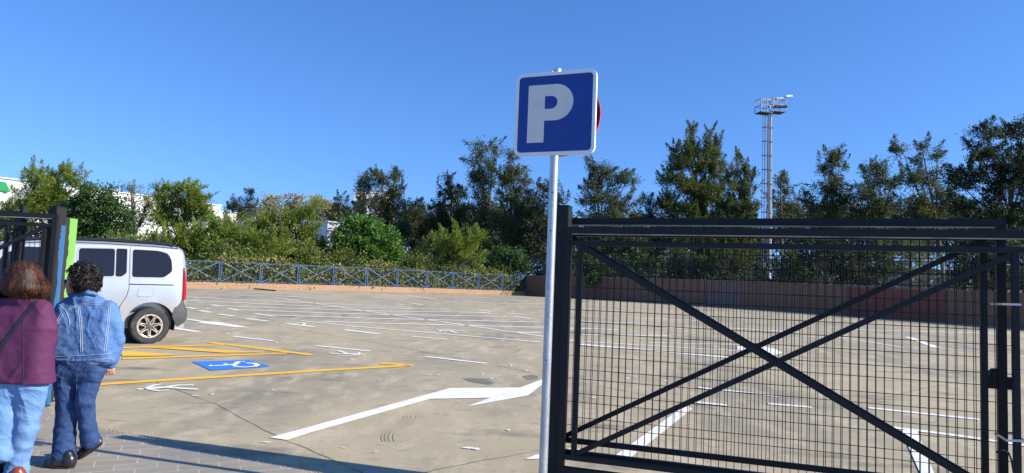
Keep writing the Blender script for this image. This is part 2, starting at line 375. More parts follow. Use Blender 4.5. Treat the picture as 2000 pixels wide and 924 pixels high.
# tyre scuffs and oil stain
M_scuff = mat('tyre_scuff', (.335, .285, .19), .9, noise=[(6, (.41, .34, .21), .42, .58, U1)])
tb = MB(); z6 = lambda *q: [(600+x/3.5, 660+y/3.5) for x, y in q]
for o in (0, 22, 48, 80):
    pst(tb, z6((520+o, 712), (512+o, 690), (515+o, 665), (535+o, 640), (580+o, 615), (630+o, 592), (660+o, 565), (672+o, 535)), .020, .008)
for o in (0, 14): pst(tb, z6((1300+o*2, 180), (1360+o, 130), (1470, 75)), .03, .008)
tag(tb.build('tyre_scuffs', M_scuff), kind='structure')
ob = MB(); ppoly(ob, z6((1060, 280), (1130, 277), (1220, 285), (1283, 312), (1240, 322), (1160, 312), (1100, 298)), .0075)
ppoly(ob, z6((1470, 265), (1530, 255), (1578, 262), (1575, 285), (1500, 288)), .0075)
tag(ob.build('oil_stain', mat('oil_stain', (.17, .155, .125), .7, noise=[(5, (.27, .235, .165), .48, .62, U1)])), kind='structure')

# ------------------------------------------------------------------ parking sign
SD = 5.0
def rrect(w, h, r, n=5):
    pts = []
    for cx, cy, a0 in ((w/2-r, h/2-r, 0), (-w/2+r, h/2-r, pi/2), (-w/2+r, -h/2+r, pi), (w/2-r, -h/2+r, 1.5*pi)):
        pts += [(cx+r*cos(a0+k*pi/2/n), cy+r*sin(a0+k*pi/2/n)) for k in range(n+1)]
    return pts
ptop = wp(1080, 300, SD); pbase = np.array([ptop[0], SD, G(SD)]); pbase[0] = wp(1078, 440, SD)[0]
post = empty('parking_sign', pbase, 0, 'blue square parking sign with a white letter P on a galvanised pole', 'sign')
H = wp(1084, 136, SD)[2]-pbase[2]
pm = MB(); pm.tube([(0, 0, 0), (0, 0, H*.5), (0, 0, H)], .030, 24)
pole = pm.build('pole', M_galv, post, smooth=True)
hm = MB()
for zz in (1.05, 1.95, 2.22):
    hm = MB(); hm.tube([(-.008, -.0295, zz), (-.008, -.0312, zz)], .006, 10); hm.build('bolt_hole', M_black, pole)
YAW = radians(22)
ctr = wp(1083, 221, SD-.05)
Ms = Matrix.Translation(Vector(ctr)-Vector(pbase)) @ Matrix.Rotation(-YAW, 4, 'Z') @ Matrix.Rotation(pi/2, 4, 'X')   # local x right, local y up, z toward the viewer
def ring_prism(b, outer, inner, h0, h1, M):
    n = len(outer); vs = []
    for h in (h0, h1):
        vs += [M @ Vector((x, y, h)) for x, y in outer]; vs += [M @ Vector((x, y, h)) for x, y in inner]
    fs = []
    for i in range(n):
        j = (i+1) % n
        fs += [(i, j, n+j, n+i), (2*n+i, 3*n+i, 3*n+j, 2*n+j), (i, 2*n+i, 2*n+j, j), (n+i, n+j, 3*n+j, 3*n+i)]
    b.add(vs, fs)
SW = .60
b = MB(); b.prism(rrect(SW-.012, SW-.012, .045), -.002, .0, Ms); b.build('sign_panel', M_signblue, post)
b = MB(); ring_prism(b, rrect(SW, SW, .05), rrect(SW-.05, SW-.05, .028), -.026, .0025, Ms); b.build('sign_rim', M_white, post, smooth=True, bevel=.002)
# the letter
def uv(u, v): return ((u-.5)*SW, (.5-v)*SW)
ro, ri = .2175, .0775; cu = .51; cv = .3675
out_ = [uv(.165, .15), uv(.165, .845), uv(.375, .845), uv(.375, .585), uv(cu, .585)]
out_ += [uv(cu+ro*sin(a), cv+ro*cos(a)) for a in [k*pi/16 for k in range(1, 16)]] + [uv(cu, .15)]
inn = [uv(.375, .445), uv(.375, .29), uv(.455, .29)] + [uv(.455+ri*sin(a), cv+ri*cos(a)) for a in [pi-k*pi/10 for k in range(1, 10)]] + [uv(.455, .445)]
bm = bmesh.new()
vo = [bm.verts.new(Ms @ Vector((x, y, .0012))) for x, y in out_]; vi = [bm.verts.new(Ms @ Vector((x, y, .0012))) for x, y in inn]
es = [bm.edges.new((vo[i], vo[(i+1) % len(vo)])) for i in range(len(vo))] + [bm.edges.new((vi[i], vi[(i+1) % len(vi)])) for i in range(len(vi))]
bmesh.ops.triangle_fill(bm, use_beauty=True, edges=es)
me = bpy.data.meshes.new('letter'); bm.to_mesh(me); bm.free(); me.materials.append(M_signwhite); link(bpy.data.objects.new('letter', me), post)
for dz in (-.16, .17):
    b = MB()
    T = Ms @ Matrix.Translation((0, dz, -.03)); b.box((-.22, -.015, -.004), (.22, .015, .004), T)
    T2 = Matrix.Translation((0, 0, ctr[2]-pbase[2]+dz)); b.lathe([(.036, -.015), (.036, .015)], 20, T2)
    b.build('bracket', M_galv, post)
for dx in (-.035, .01):
    b = MB(); b.tube([Ms @ Vector((dx, SW/2-.004, -.02)), Ms @ Vector((dx, SW/2+.012, -.02))], .006, 8); b.build('bolt', M_galv, post)
# round sign on the back of the same pole
cd = wp(1093, 226, SD+.075)
ds = empty('round_sign', cd, 0, 'round red rimmed traffic sign seen from its dark back, mounted behind the parking sign', 'sign')
Md = Matrix.Rotation(-YAW*.8, 4, 'Z') @ Matrix.Rotation(pi/2, 4, 'X')
b = MB(); b.lathe([(.292, -.006), (.292, .004)], 48, Md); b.build('sign_back', M_black, ds, smooth=True)
b = MB(); c1 = [(.30*cos(k*pi/24), .30*sin(k*pi/24)) for k in range(48)]; c2 = [(.291*cos(k*pi/24), .291*sin(k*pi/24)) for k in range(48)]
ring_prism(b, c1, c2, -.014, .010, Md); b.build('rim', M_red, ds, smooth=True)
b = MB(); b.box((-.05, -.02, .004), (.05, .02, .02), Md); b.build('bracket', M_galv, ds)

# ------------------------------------------------------------------ gates
GY = -atan2(.95, 2.57)
gl = wp(1135, 475, 5.3); gr = wp(1980, 490, 4.36)
gdir = np.array([gr[0]-gl[0], gr[1]-gl[1]]); GW = float(np.linalg.norm(gdir)); GY = atan2(gdir[1], gdir[0])
ZT = float((gl[2]+gr[2])/2); ZB = float(wp(1118, 893, 5.3)[2])
GH = ZT-ZB
print('gate', gl, gr, GW, GH, ZT, ZB, 'yaw', math.degrees(GY))
M_underlit = mat('lit_underside_pale', (.34, .32, .28), .7, noise=[(3, (.10, .10, .09), .45, .65, U1)])  # pale colour carries the bounce light under the top rail
def make_leaf():
    r = empty('gate_leaf')
    t, o = .05, .098    # outer tube, gap to the inner frame
    x0, x1, z0, z1 = -o, GW+o, -o, GH+o
    b = MB()
    for p, q in (((x0-.025, 0, z1), (x1+.025, 0, z1)), ((x0-.025, 0, z0), (x1+.025, 0, z0)), ((x0, 0, z0+.025), (x0, 0, z1-.025)), ((x1, 0, z0+.025), (x1, 0, z1-.025))): b.bar(p, q, .05, .05, (0, 0, 1) if p[2] == q[2] else (1, 0, 0))
    b.build('outer_frame', M_anth, r, bevel=.004)
    b = MB(); b.box((x0+.03, -.023, z1-.031), (x1-.03, .023, z1-.0252)); b.build('lit_underside_strip', M_underlit, r)  # added strip, imitates the lit underside of the top rail
    b = MB(); e = .038
    for p, q in (((-o+.025, -.012, GH), (GW+o-.025, -.012, GH)), ((-o+.025, -.012, 0), (GW+o-.025, -.012, 0)), ((0, -.012, .019), (0, -.012, GH-.019)), ((GW, -.012, .019), (GW, -.012, GH-.019))): b.bar(p, q, e, e, (0, 0, 1) if p[2] == q[2] else (1, 0, 0))
    b.build('inner_frame', M_anth, r, bevel=.003)
    for k, (p, q, y) in enumerate((((.02, 0, GH-.03), (GW-.02, 0, .03), -.016), ((.02, 0, .03), (GW-.02, 0, GH-.03), -.010))):
        b = MB(); b.bar((p[0], y, p[2]), (q[0], y, q[2]), .034, .036, (0, 0, 1)); b.build('diagonal_brace', M_anth, r, bevel=.003)
    b = MB(); n = int(GW/.0505)
    for i in range(1, n): x = i*GW/n; b.tube([(x, .014, .0), (x, .014, GH+.07)], .0026, 5)
    m_ = 9
    for j in range(1, m_+1): z = (j-.35)*GH/m_; b.tube([(0, .0085, z), (GW, .0085, z)], .0026, 5)
    b.build('wire_mesh', M_wire, r)
    return r
def place_leaf(r, loc, yaw, label, roll=0):
    r.location = loc; r.rotation_euler = (0, roll, yaw); tag(r, label, 'gate', 'folded gate leaves')
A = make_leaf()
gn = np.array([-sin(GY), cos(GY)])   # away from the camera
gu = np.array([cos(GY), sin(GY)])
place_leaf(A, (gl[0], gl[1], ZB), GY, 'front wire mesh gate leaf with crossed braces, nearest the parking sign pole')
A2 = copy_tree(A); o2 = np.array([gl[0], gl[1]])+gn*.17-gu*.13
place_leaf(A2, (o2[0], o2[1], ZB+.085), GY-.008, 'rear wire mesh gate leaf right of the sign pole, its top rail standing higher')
# straps, latch and cable
def on_gate(px, py, off=0.):
    """world point on the plane of the front leaf, off metres behind it"""
    d = ray(px, py); n = np.array([gn[0], gn[1], 0]); p0 = np.array([gl[0], gl[1], ZB])+n*off; t = ((p0-CC)@n)/(d@n); return CC+d*t
for (px, py, lab) in ((1972, 594, 'white plastic strap tying the two gate leaves, upper one under the rails'), (1980, 858, 'white plastic strap tying the two gate leaves, lower one near the cable')):
    p = on_gate(px-18, py, 0); q = on_gate(px+18, py+1, 0); b = MB(); y = Vector((gn[0], gn[1], 0))
    P, Q = Vector(p), Vector(q); up = Vector((0, 0, 1))
    loop = [P-y*.04, Q-y*.04, Q+y*.21, P+y*.21]
    for i in range(4): b.bar(loop[i], loop[(i+1) % 4], .002, .013, up)
    tag(b.build('cable_tie', mat('tie_plastic', (.62, .60, .55), .5), None), lab, 'strap', 'straps on the gate')
g0 = on_gate(1952, 745, .17); lt = empty('gate_latch', g0, GY, 'black latch box bolted on the rear gate leaf', 'latch')
b = MB(); b.box((-.075, -.035, -.045), (.075, .03, .03)); b.build('latch_box', M_anth, lt, bevel=.005)
b = MB(); b.lathe([(.026, -.05), (.034, -.04), (.034, .02), (.026, .03)], 16, Matrix.Translation((-.02, 0, .045)) @ Matrix.Rotation(pi/2, 4, 'X')); b.build('lock_barrel', M_black, lt, smooth=True)
b = MB(); b.tube([(.06, -.04, -.04), (.075, -.045, 0), (.06, -.04, .04)], .006, 8); b.build('hasp', M_galv, lt, smooth=True)
b = MB(); cp = [on_gate(*p, .05) for p in ((1945, 884), (1958, 879), (1970, 884), (1976, 900), (1980, 925), (1984, 990))]
b.tube(cp, .006, 8); tag(b.build('cable', M_black, None, smooth=True), 'thin black cable looping down beside the gate latch post', 'cable')
# right hand gate post
def gate_post(px, pytop, D, label, yaw, w=.12, name='gate_post', m=M_anth, group='gate posts', part=None):
    t = wp(px, pytop, D); g = G(D); o = empty(name, (t[0], D, g), yaw, label, 'post', group)
    b = MB(); b.box((-w/2, -w/2, -.3), (w/2, w/2, t[2]-g)); b.build('post_shaft', m, o, bevel=.004)
    b = MB(); b.box((-w/2-.002, -w/2-.002, t[2]-g), (w/2+.002, w/2+.002, t[2]-g+.006)); b.build('cap', m, o)
    return o
gate_post(1100, 404, 5.42, 'thick anthracite gate post right behind the sign pole', GY, .118)
# left gate side
LY = radians(-20)
gpl = gate_post(114, 405, 7.65, 'thick anthracite gate post with a blue painted strip, left by the walkers', LY, .12)
M_bpaint = mat('blue_wall_paint', (.010, .085, .215), .6, noise=[(14, (.03, .12, .25), .5, .75, (1, 1, .3))])
M_gpaint = mat('green_wall_paint', (.14, .345, .055), .7, noise=[(9, (.19, .38, .09), .5, .7, U1)])
def ragged(name, m, parent, x, y0, y1, z0, z1, rag, side, seed):
    """a strip of paint on the +x face with an uneven edge"""
    rr = random.Random(seed); n = 60; b = MB(); vs = []
    e = 0
    for i in range(n+1):
        z = z0+(z1-z0)*i/n; e = e*.8+rr.gauss(0, rag)
        a, c = (y0+e, y1) if side < 0 else (y0, y1+e)
        vs += [(x, a, z), (x, c, z)]
    b.add(vs, [(2*i, 2*i+1, 2*i+3, 2*i+2) for i in range(n)]); return b.build(name, m, parent)
ragged('paint_strip', M_bpaint, gpl, .0625, .012, .058, .02, 1.93, .004, -1, 3)
t = wp(137, 426, 7.95); gg = G(7.95)
gp = empty('green_post', (t[0], 7.95, gg), LY, 'flat post with lime green painted side, between the blue striped post and silver car', 'post')
b = MB(); b.box((-.03, -.08, -.2), (.03, .07, t[2]-gg)); b.build('post_shaft', M_black, gp)
ragged('green_paint', M_gpaint, gp, .0325, -.025, .069, .02, t[2]-gg-.005, .006, -1, 5)
gate_post(47, 404, 7.55, 'slim anthracite post holding the left gate leaf, left of the blue striped post', LY, .06)
zc = wp(60, 418, 7.35)[2]
C1 = copy_tree(A); p = wp(90, 430, 7.5); pl = np.array([p[0], 7.5]); d1 = np.array([cos(radians(4)), sin(radians(4))])
c0 = pl-d1*GW; place_leaf(C1, (c0[0], c0[1], zc-.1-GH), radians(4), 'left gate leaf ending right at the blue striped post')
C2 = copy_tree(A); p = wp(60, 430, 7.8); d1 = np.array([cos(radians(-3)), sin(radians(-3))])
p = wp(18, 430, 7.8); c0 = np.array([p[0], 7.8])-d1*GW; place_leaf(C2, (c0[0], c0[1], zc-.06-GH), radians(-3), 'left gate leaf folded just behind the one at the blue striped post')

# ------------------------------------------------------------------ blue fence on its low brick kerb
M_bf = mat('blue_fence_paint', (.014, .06, .17), .5, noise=[(8, (.03, .09, .21), .5, .8, U1)])
M_bfw = mat('blue_fence_wire', (.012, .035, .08), .6)
M_bfl = mat('blue_fence_paint_faded', (.04, .115, .23), .5)
M_brick_o = brickmat('orange_brick', (.29, .125, .052), (.37, .18, .085), (.34, .27, .18), 'UV', .25, .075, .014, noise=[(.7, (.36, .24, .15), .5, .75)])
M_brick_r = brickmat('red_brick', (.19, .062, .032), (.27, .105, .055), (.24, .17, .11), 'UV', .25, .075, .012, noise=[(.25, (.19, .095, .065), .45, .65), (1.5, (.24, .13, .08), .55, .8)])
def wall_prism(name, m, parent, pts, h0, h1, th, taper=None):
    """upright wall along plan points; UV in metres so the bricks lie level"""
    P = [np.array(p[:2]) for p in pts]; vs = []; fs = []; uv_ = []; s = 0
    for i, p in enumerate(P):
        d = P[min(i+1, len(P)-1)]-P[max(i-1, 0)]; d = d/np.linalg.norm(d); n = np.array([-d[1], d[0]])
        if i: s += np.linalg.norm(P[i]-P[i-1])
        g = G(p[1])
        for sg in (-1, 1):
            q = p+n*sg*th/2
            for h in (h0, h1): vs.append((q[0], q[1], g+h)); uv_.append((s, h))
    for i in range(len(P)-1):
        a = 4*i; c = a+4
        fs += [(a, c, c+1, a+1), (a+2, a+3, c+3, c+2), (a+1, c+1, c+3, a+3), (a, a+2, c+2, c)]
    fs += [(0, 1, 3, 2), (4*(len(P)-1), 4*(len(P)-1)+2, 4*(len(P)-1)+3, 4*(len(P)-1)+1)]
    me = bpy.data.meshes.new(name); me.from_pydata(vs, [], fs); ul = me.uv_layers.new(name='UVMap')
    for pl_ in me.polygons:
        top = abs(pl_.normal.z) > .7
        for li in pl_.loop_indices:
            v = me.loops[li].vertex_index; ul.data[li].uv = (uv_[v][0], uv_[v][1]+(0 if not top else .1*(v//2 % 2)))
    me.materials.append(m); o = bpy.data.objects.new(name, me); return link(o, parent)
FI = list(range(-5, 11))
kb = wall_prism('low_brick_wall', M_brick_o, None, [fl(i) for i in np.linspace(-5, 10, 61)], -.2, .30, .30)
tag(kb, 'long low orange brick kerb wall carrying the blue fence', 'wall')
PITCH = float(np.linalg.norm(fl(1)-fl(0)))
fd = (fl(1)-fl(0))/PITCH; fn = np.array([-fd[1], fd[0]])
fr = empty('blue_fence', (*fl(0.5), G(36)), 0, 'long low blue metal fence with crossed braces on the orange brick kerb', 'fence')
inv = Vector(fr.location)
FH = 1.02
for i in FI:
    p = fl(i); g = G(p[1])+.30; b = MB()
    for s_ in (-.05, .05): q = p+fd*s_; b.bar(Vector((q[0], q[1], g-.02))-inv, Vector((q[0], q[1], g+FH+.06))-inv, .05, .05, (fn[0], fn[1], 0))
    b.build('fence_post', M_bf, fr)
    if i == FI[-1]: break
    q = fl(i+1); g2 = G(q[1])+.30; a0 = p+fd*.08; a1 = q-fd*.08
    V = lambda xy, z, y=0: Vector((xy[0]-fn[0]*y, xy[1]-fn[1]*y, z))-inv
    b = MB(); b.bar(V(a0, g+.06), V(a1, g2+.06), .03, .03); b.build('bottom_rail', M_bf, fr)
    b = MB(); b.bar(V(a0, g+FH), V(a1, g2+FH), .03, .03); pnl = b.build('top_rail', M_bf, fr)
    for (za, zb, y) in ((.07, FH-.01, .012), (FH-.01, .07, .034)):
        b = MB(); b.bar(V(a0, g+za, y), V(a1, g2+zb, y), .018, .038); b.build('cross_brace', M_bfl, pnl)
    b = MB(); n = 30
    for k in range(n): t = (k+.5)/n; xy = a0*(1-t)+a1*t; gz = g*(1-t)+g2*t; b.bar(V(xy, gz+.06), V(xy, gz+FH), .004, .004, (fn[0], fn[1], 0))
    for k in range(8): z = .08+k*(FH-.1)/8+.06; b.bar(V(a0, g+z, .004), V(a1, g2+z, .004), .005, .005)
    b.build('wire_mesh', M_bfw, pnl)
# leaning blue post standing in front of the fence
a = at(490, 563); tp = wp(494.5, 510, a[1]); o = empty('blue_post', a, 0, 'single dark blue steel post leaning in front of the blue fence', 'post')
b = MB(); b.tube([(0, 0, -.1), Vector(tp)-Vector(a)], .055, 12); b.build('post_shaft', mat('dark_blue_paint', (.02, .07, .24), .5), o, smooth=True)
b = MB(); b.lathe([(.06, 0), (.06, .02), (.02, .035)], 12, Matrix.Translation(Vector(tp)-Vector(a))); b.build('cap', MATS['dark_blue_paint'], o)
a = at(478, 563); c = at(538, 569); b = MB(); b.bar(Vector(a)+Vector((0, 0, .035)), Vector(c)+Vector((0, 0, .035)), .09, .05)  # plain dark bar along the ground by the post foot
tag(b.build('dark_bar', M_black, None), 'dark bar lying on the ground at the foot of the leaning blue post', 'bar')

# ------------------------------------------------------------------ red brick wall and railing
bw = empty('brick_wall', (*WA, G(WA[1])), 0, 'long red brown brick boundary wall in shade at the right of the yard', 'wall')
def sub(o, root):
    o.parent = root; o.matrix_parent_inverse = Matrix.Translation(-Vector(root.location)); return o
HW = 1.36
sub(wall_prism('brickwork', M_brick_r, None, [wl(t) for t in np.linspace(0, 1.55, 60)], -.2, HW, .28), bw)
M_cop = mat('coping_stone', (.24, .15, .12), .85, noise=[(5, (.18, .12, .10), .45, .7, U1)])
sub(wall_prism('coping', M_cop, None, [wl(t) for t in np.linspace(-.002, 1.55, 60)], HW, HW+.05, .34), bw)
wt = lambda px: (lambda t: t)(min(np.linspace(0, 1.5, 1500), key=lambda t: abs((lambda p: 1000+F*(p-CC)@CR/((p-CC)@f0))(np.array([*wl(t), 1.5]))-px)))
wn = (WB-WA)/np.linalg.norm(WB-WA); wnn = np.array([wn[1], -wn[0]])   # toward the camera side
t0, t1 = wt(1655), wt(1850)
if (wnn@(np.array([0, 0])-WA)) < 0: wnn = -wnn
sub(wall_prism('painted_panel', mat('oxide_red_paint', (.20, .055, .032), .8, noise=[(2, (.20, .07, .05), .45, .7, U1)]), None, [wl(t)+wnn*.148 for t in np.linspace(t0, t1, 8)], -.1, HW-.04, .012), bw)
t0, t1 = wt(1385), wt(1450)
sub(wall_prism('render_patch', mat('grey_render', (.21, .115, .085), .9, noise=[(3, (.2, .15, .14), .4, .7, U1)]), None, [wl(t)+wnn*.148 for t in np.linspace(t0, t1, 6)], .1, HW-.1, .010), bw)
rl = empty('wall_railing', (*WA, G(WA[1])), 0, 'dark metal railing of thin upright bars along the top of the red brown wall', 'fence')
WL = float(np.linalg.norm(WB-WA)); n = int(WL*1.55/2.5)
for i in range(n+1):
    p = wl(i/n*1.55); g = G(p[1])+HW+.05; b = MB(); b.bar((p[0], p[1], g), (p[0], p[1], g+1.25), .06, .06); b.bar((p[0], p[1], g+1.25), (p[0]+wnn[0]*.16, p[1]+wnn[1]*.16, g+1.45), .05, .05)
    sub(b.build('railing_post', M_anth, None), rl)
    if i < n:
        q = wl((i+1)/n*1.55); g2 = G(q[1])+HW+.05; b = MB()
        for z in (.12, .62, 1.15): b.bar((p[0], p[1], g+z), (q[0], q[1], g2+z), .03, .035)
        for k in range(1, 18):
            t = k/18; xy = p*(1-t)+q*t; gz = g*(1-t)+g2*t; b.bar((xy[0], xy[1], gz+.12), (xy[0], xy[1], gz+1.15), .014, .014)
        sub(b.build('railing_panel', M_anth, None), rl)
# dark bin bag shape at the fence end (blue grey sheet)
# ------------------------------------------------------------------ floodlight masts
M_mast = mat('mast_steel', (.52, .54, .56), .5, .5, noise=[(1.5, (.5, .52, .54), .4, .7, U1)])
M_mdark = mat('mast_dark_steel', (.08, .09, .11), .6, .3); M_mrail = mat('mast_rail_steel', (.20, .21, .24), .5, .4)
MH = float(wp(1510, 222, 62)[2]-G(62))
def make_mast():
    r = empty('floodlight_mast'); h = MH
    b = MB(); b.tube([(0, 0, 0), (0, 0, h*.5), (0, 0, h)], [.20, .17, .14], 16); b.build('mast_pole', M_mast, r, smooth=True)
    b = MB()
    for dx in (-.30, -.62): b.bar((dx, -.12 if dx < -.5 else -.05, 1.5), (dx, -.12 if dx < -.5 else -.05, h), .055, .055, (0, 1, 0))
    z = 1.7
    while z < h: b.bar((-.62, -.1, z), (-.3, -.06, z), .03, .03); z += .33
    b.build('ladder', M_mdark, r)
    b = MB(); z = 3.0
    while z < h-.3:
        pts = [(-.46+.46*cos(a), -.12+.42*sin(a), z) for a in [pi+k*pi/8 for k in range(9)]]; b.tube(pts, .035, 5)
        b.bar((-.80, -.1, z), (-.05, -.05, z), .05, .06); z += 1.25
    for a in (pi*1.08, pi*1.5, pi*1.9): b.bar((-.46+.46*cos(a), -.12+.42*sin(a), 3), (-.46+.46*cos(a), -.12+.42*sin(a), h-.2), .04, .04, (0, 1, 0))
    b.build('safety_cage', M_mdark, r)
    # two railed baskets
    for (x0, x1, y0, y1, zf) in ((-1.28, -.12, -.5, .5, h), (-.05, 1.15, -.5, .5, h+.18)):
        b = MB(); b.box((x0, y0, zf-.07), (x1, y1, zf)); fb = b.build('platform', M_mdark, r)
        b = MB()
        for x in (x0, (x0+x1)/2, x1):
            for y in (y0, y1): b.bar((x, y, zf), (x, y, zf+1.1), .05, .05, (0, 1, 0))
        for zz in (.55, 1.1):
            for y in (y0, y1): b.bar((x0, y, zf+zz), (x1, y, zf+zz), .05, .05)
            for x in (x0, x1): b.bar((x, y0, zf+zz), (x, y1, zf+zz), .05, .05)
        b.bar((x0, y0, zf), (x0+.55, y1, zf+1.1), .05, .05)
        b.build('handrail', M_mrail, fb)
    for (x, y, z, ry) in ((-.75, -.2, h+1.0, .1), (.55, -.3, h+1.3, .15), (1.55, -.2, h+1.65, .12), (.35, -.5, h+.55, .6), (.85, -.5, h+.6, .6)):
        M = Matrix.Translation((x, y, z)) @ Matrix.Rotation(ry, 4, 'X') @ Matrix.Rotation(-.15, 4, 'Y')
        b = MB(); b.prism([(-.32, -.2), (.32, -.2), (.38, .0), (.26, .2), (-.26, .2), (-.38, 0)], -.09, .1, M)
        lm = b.build('floodlight', M_mdark if z < h+.8 else M_mast, r, bevel=.02)
        b = MB(); b.prism([(-.28, -.16), (.28, -.16), (.22, .15), (-.22, .15)], -.10, -.093, M); b.build('lens', mat('lamp_glass', (.35, .36, .36), .15), lm)
    b = MB(); b.bar((.9, 0, h+1.28), (1.7, -.15, h+1.62), .06, .06); b.bar((-.1, 0, h+.1), (-.1, 0, h+1.3), .1, .1, (0, 1, 0)); b.build('crossarm', M_mast, r)
    return r
m1 = make_mast(); mp = wp(1503, 440, 62); m1.location = (mp[0], 62, G(62)); m1.rotation_euler = (0, 0, radians(12))
tag(m1, 'tall floodlight mast with caged ladder rising behind the gate, nearer of the two', 'floodlight mast', 'floodlight masts')
m2 = copy_tree(m1); mp = wp(886, 345, 128); m2.location = (mp[0], 128, G(62)+.3)
tag(m2, 'distant floodlight mast of which only the lamp platform shows above the dark trees', 'floodlight mast', 'floodlight masts')

# ------------------------------------------------------------------ vegetation
def quads(C_, D_, L, Wd, rng):
    """diamond leaves: centre C_, direction D_, length L, width Wd"""
    n = len(C_); D_ = D_/np.linalg.norm(D_, axis=1, keepdims=True)
    R_ = rng.normal(size=(n, 3)); B_ = np.cross(D_, R_); B_ /= np.linalg.norm(B_, axis=1, keepdims=True)+1e-9
    l = (L*rng.uniform(.6, 1.3, n))[:, None]; w = (Wd*rng.uniform(.7, 1.3, n))[:, None]
    V = np.stack([C_-D_*l*.5, C_+B_*w*.5, C_+D_*l*.5, C_-B_*w*.5], 1).reshape(-1, 3)
    return V
STY = {  # leaf length, width, leaves per clump, clump radius, direction bias (x,y,z), outward weight, noise, colours, translucency
 'casuarina': (.19, .055, 200, .50, (0, 0, -.30), .4, .9, (.042, .060, .024), (.135, .158, .062), .45),
 'darkpine': (.17, .060, 200, .50, (0, 0, .05), .3, .9, (.022, .035, .016), (.066, .086, .036), .4),
 'pointed': (.17, .052, 170, .36, (0, 0, .40), .5, .6, (.052, .076, .020), (.165, .190, .050), .45),
 'tamarisk': (.19, .040, 190, .42, (.1, 0, .45), .5, .7, (.09, .135, .018), (.25, .315, .045), .35),
 'airy': (.22, .040, 75, .44, (.1, 0, .45), .45, .8, (.09, .10, .028), (.21, .22, .06), .3),
 'broad': (.17, .10, 85, .34, (0, 0, .1), .5, .9, (.05, .12, .018), (.13, .26, .045), .3),
 'darkbroad': (.17, .09, 95, .40, (0, 0, .0), .4, .9, (.035, .075, .020), (.075, .15, .034), .3),
 'shrub': (.15, .07, 95, .36, (0, 0, .25), .4, .9, (.085, .115, .02), (.22, .25, .05), .3),
 'brown': (.17, .030, 90, .38, (0, 0, .5), .4, .8, (.09, .09, .04), (.17, .155, .06), .25),
 'plane': (.20, .12, 60, .5, (0, 0, .3), .5, .9, (.22, .21, .06), (.40, .34, .13), .3),
}
SPR = {'casuarina': (.55, 1.5), 'pointed': (1.3, 1.3), 'tamarisk': (.7, 1.2), 'darkpine': (.45, 1.2), 'airy': (.7, 1.1)}
M_bark = mat('bark', (.10, .075, .05), .9, noise=[(3, (.17, .14, .11), .4, .7, (1, 1, .3))], bump=.4, bscale=12)
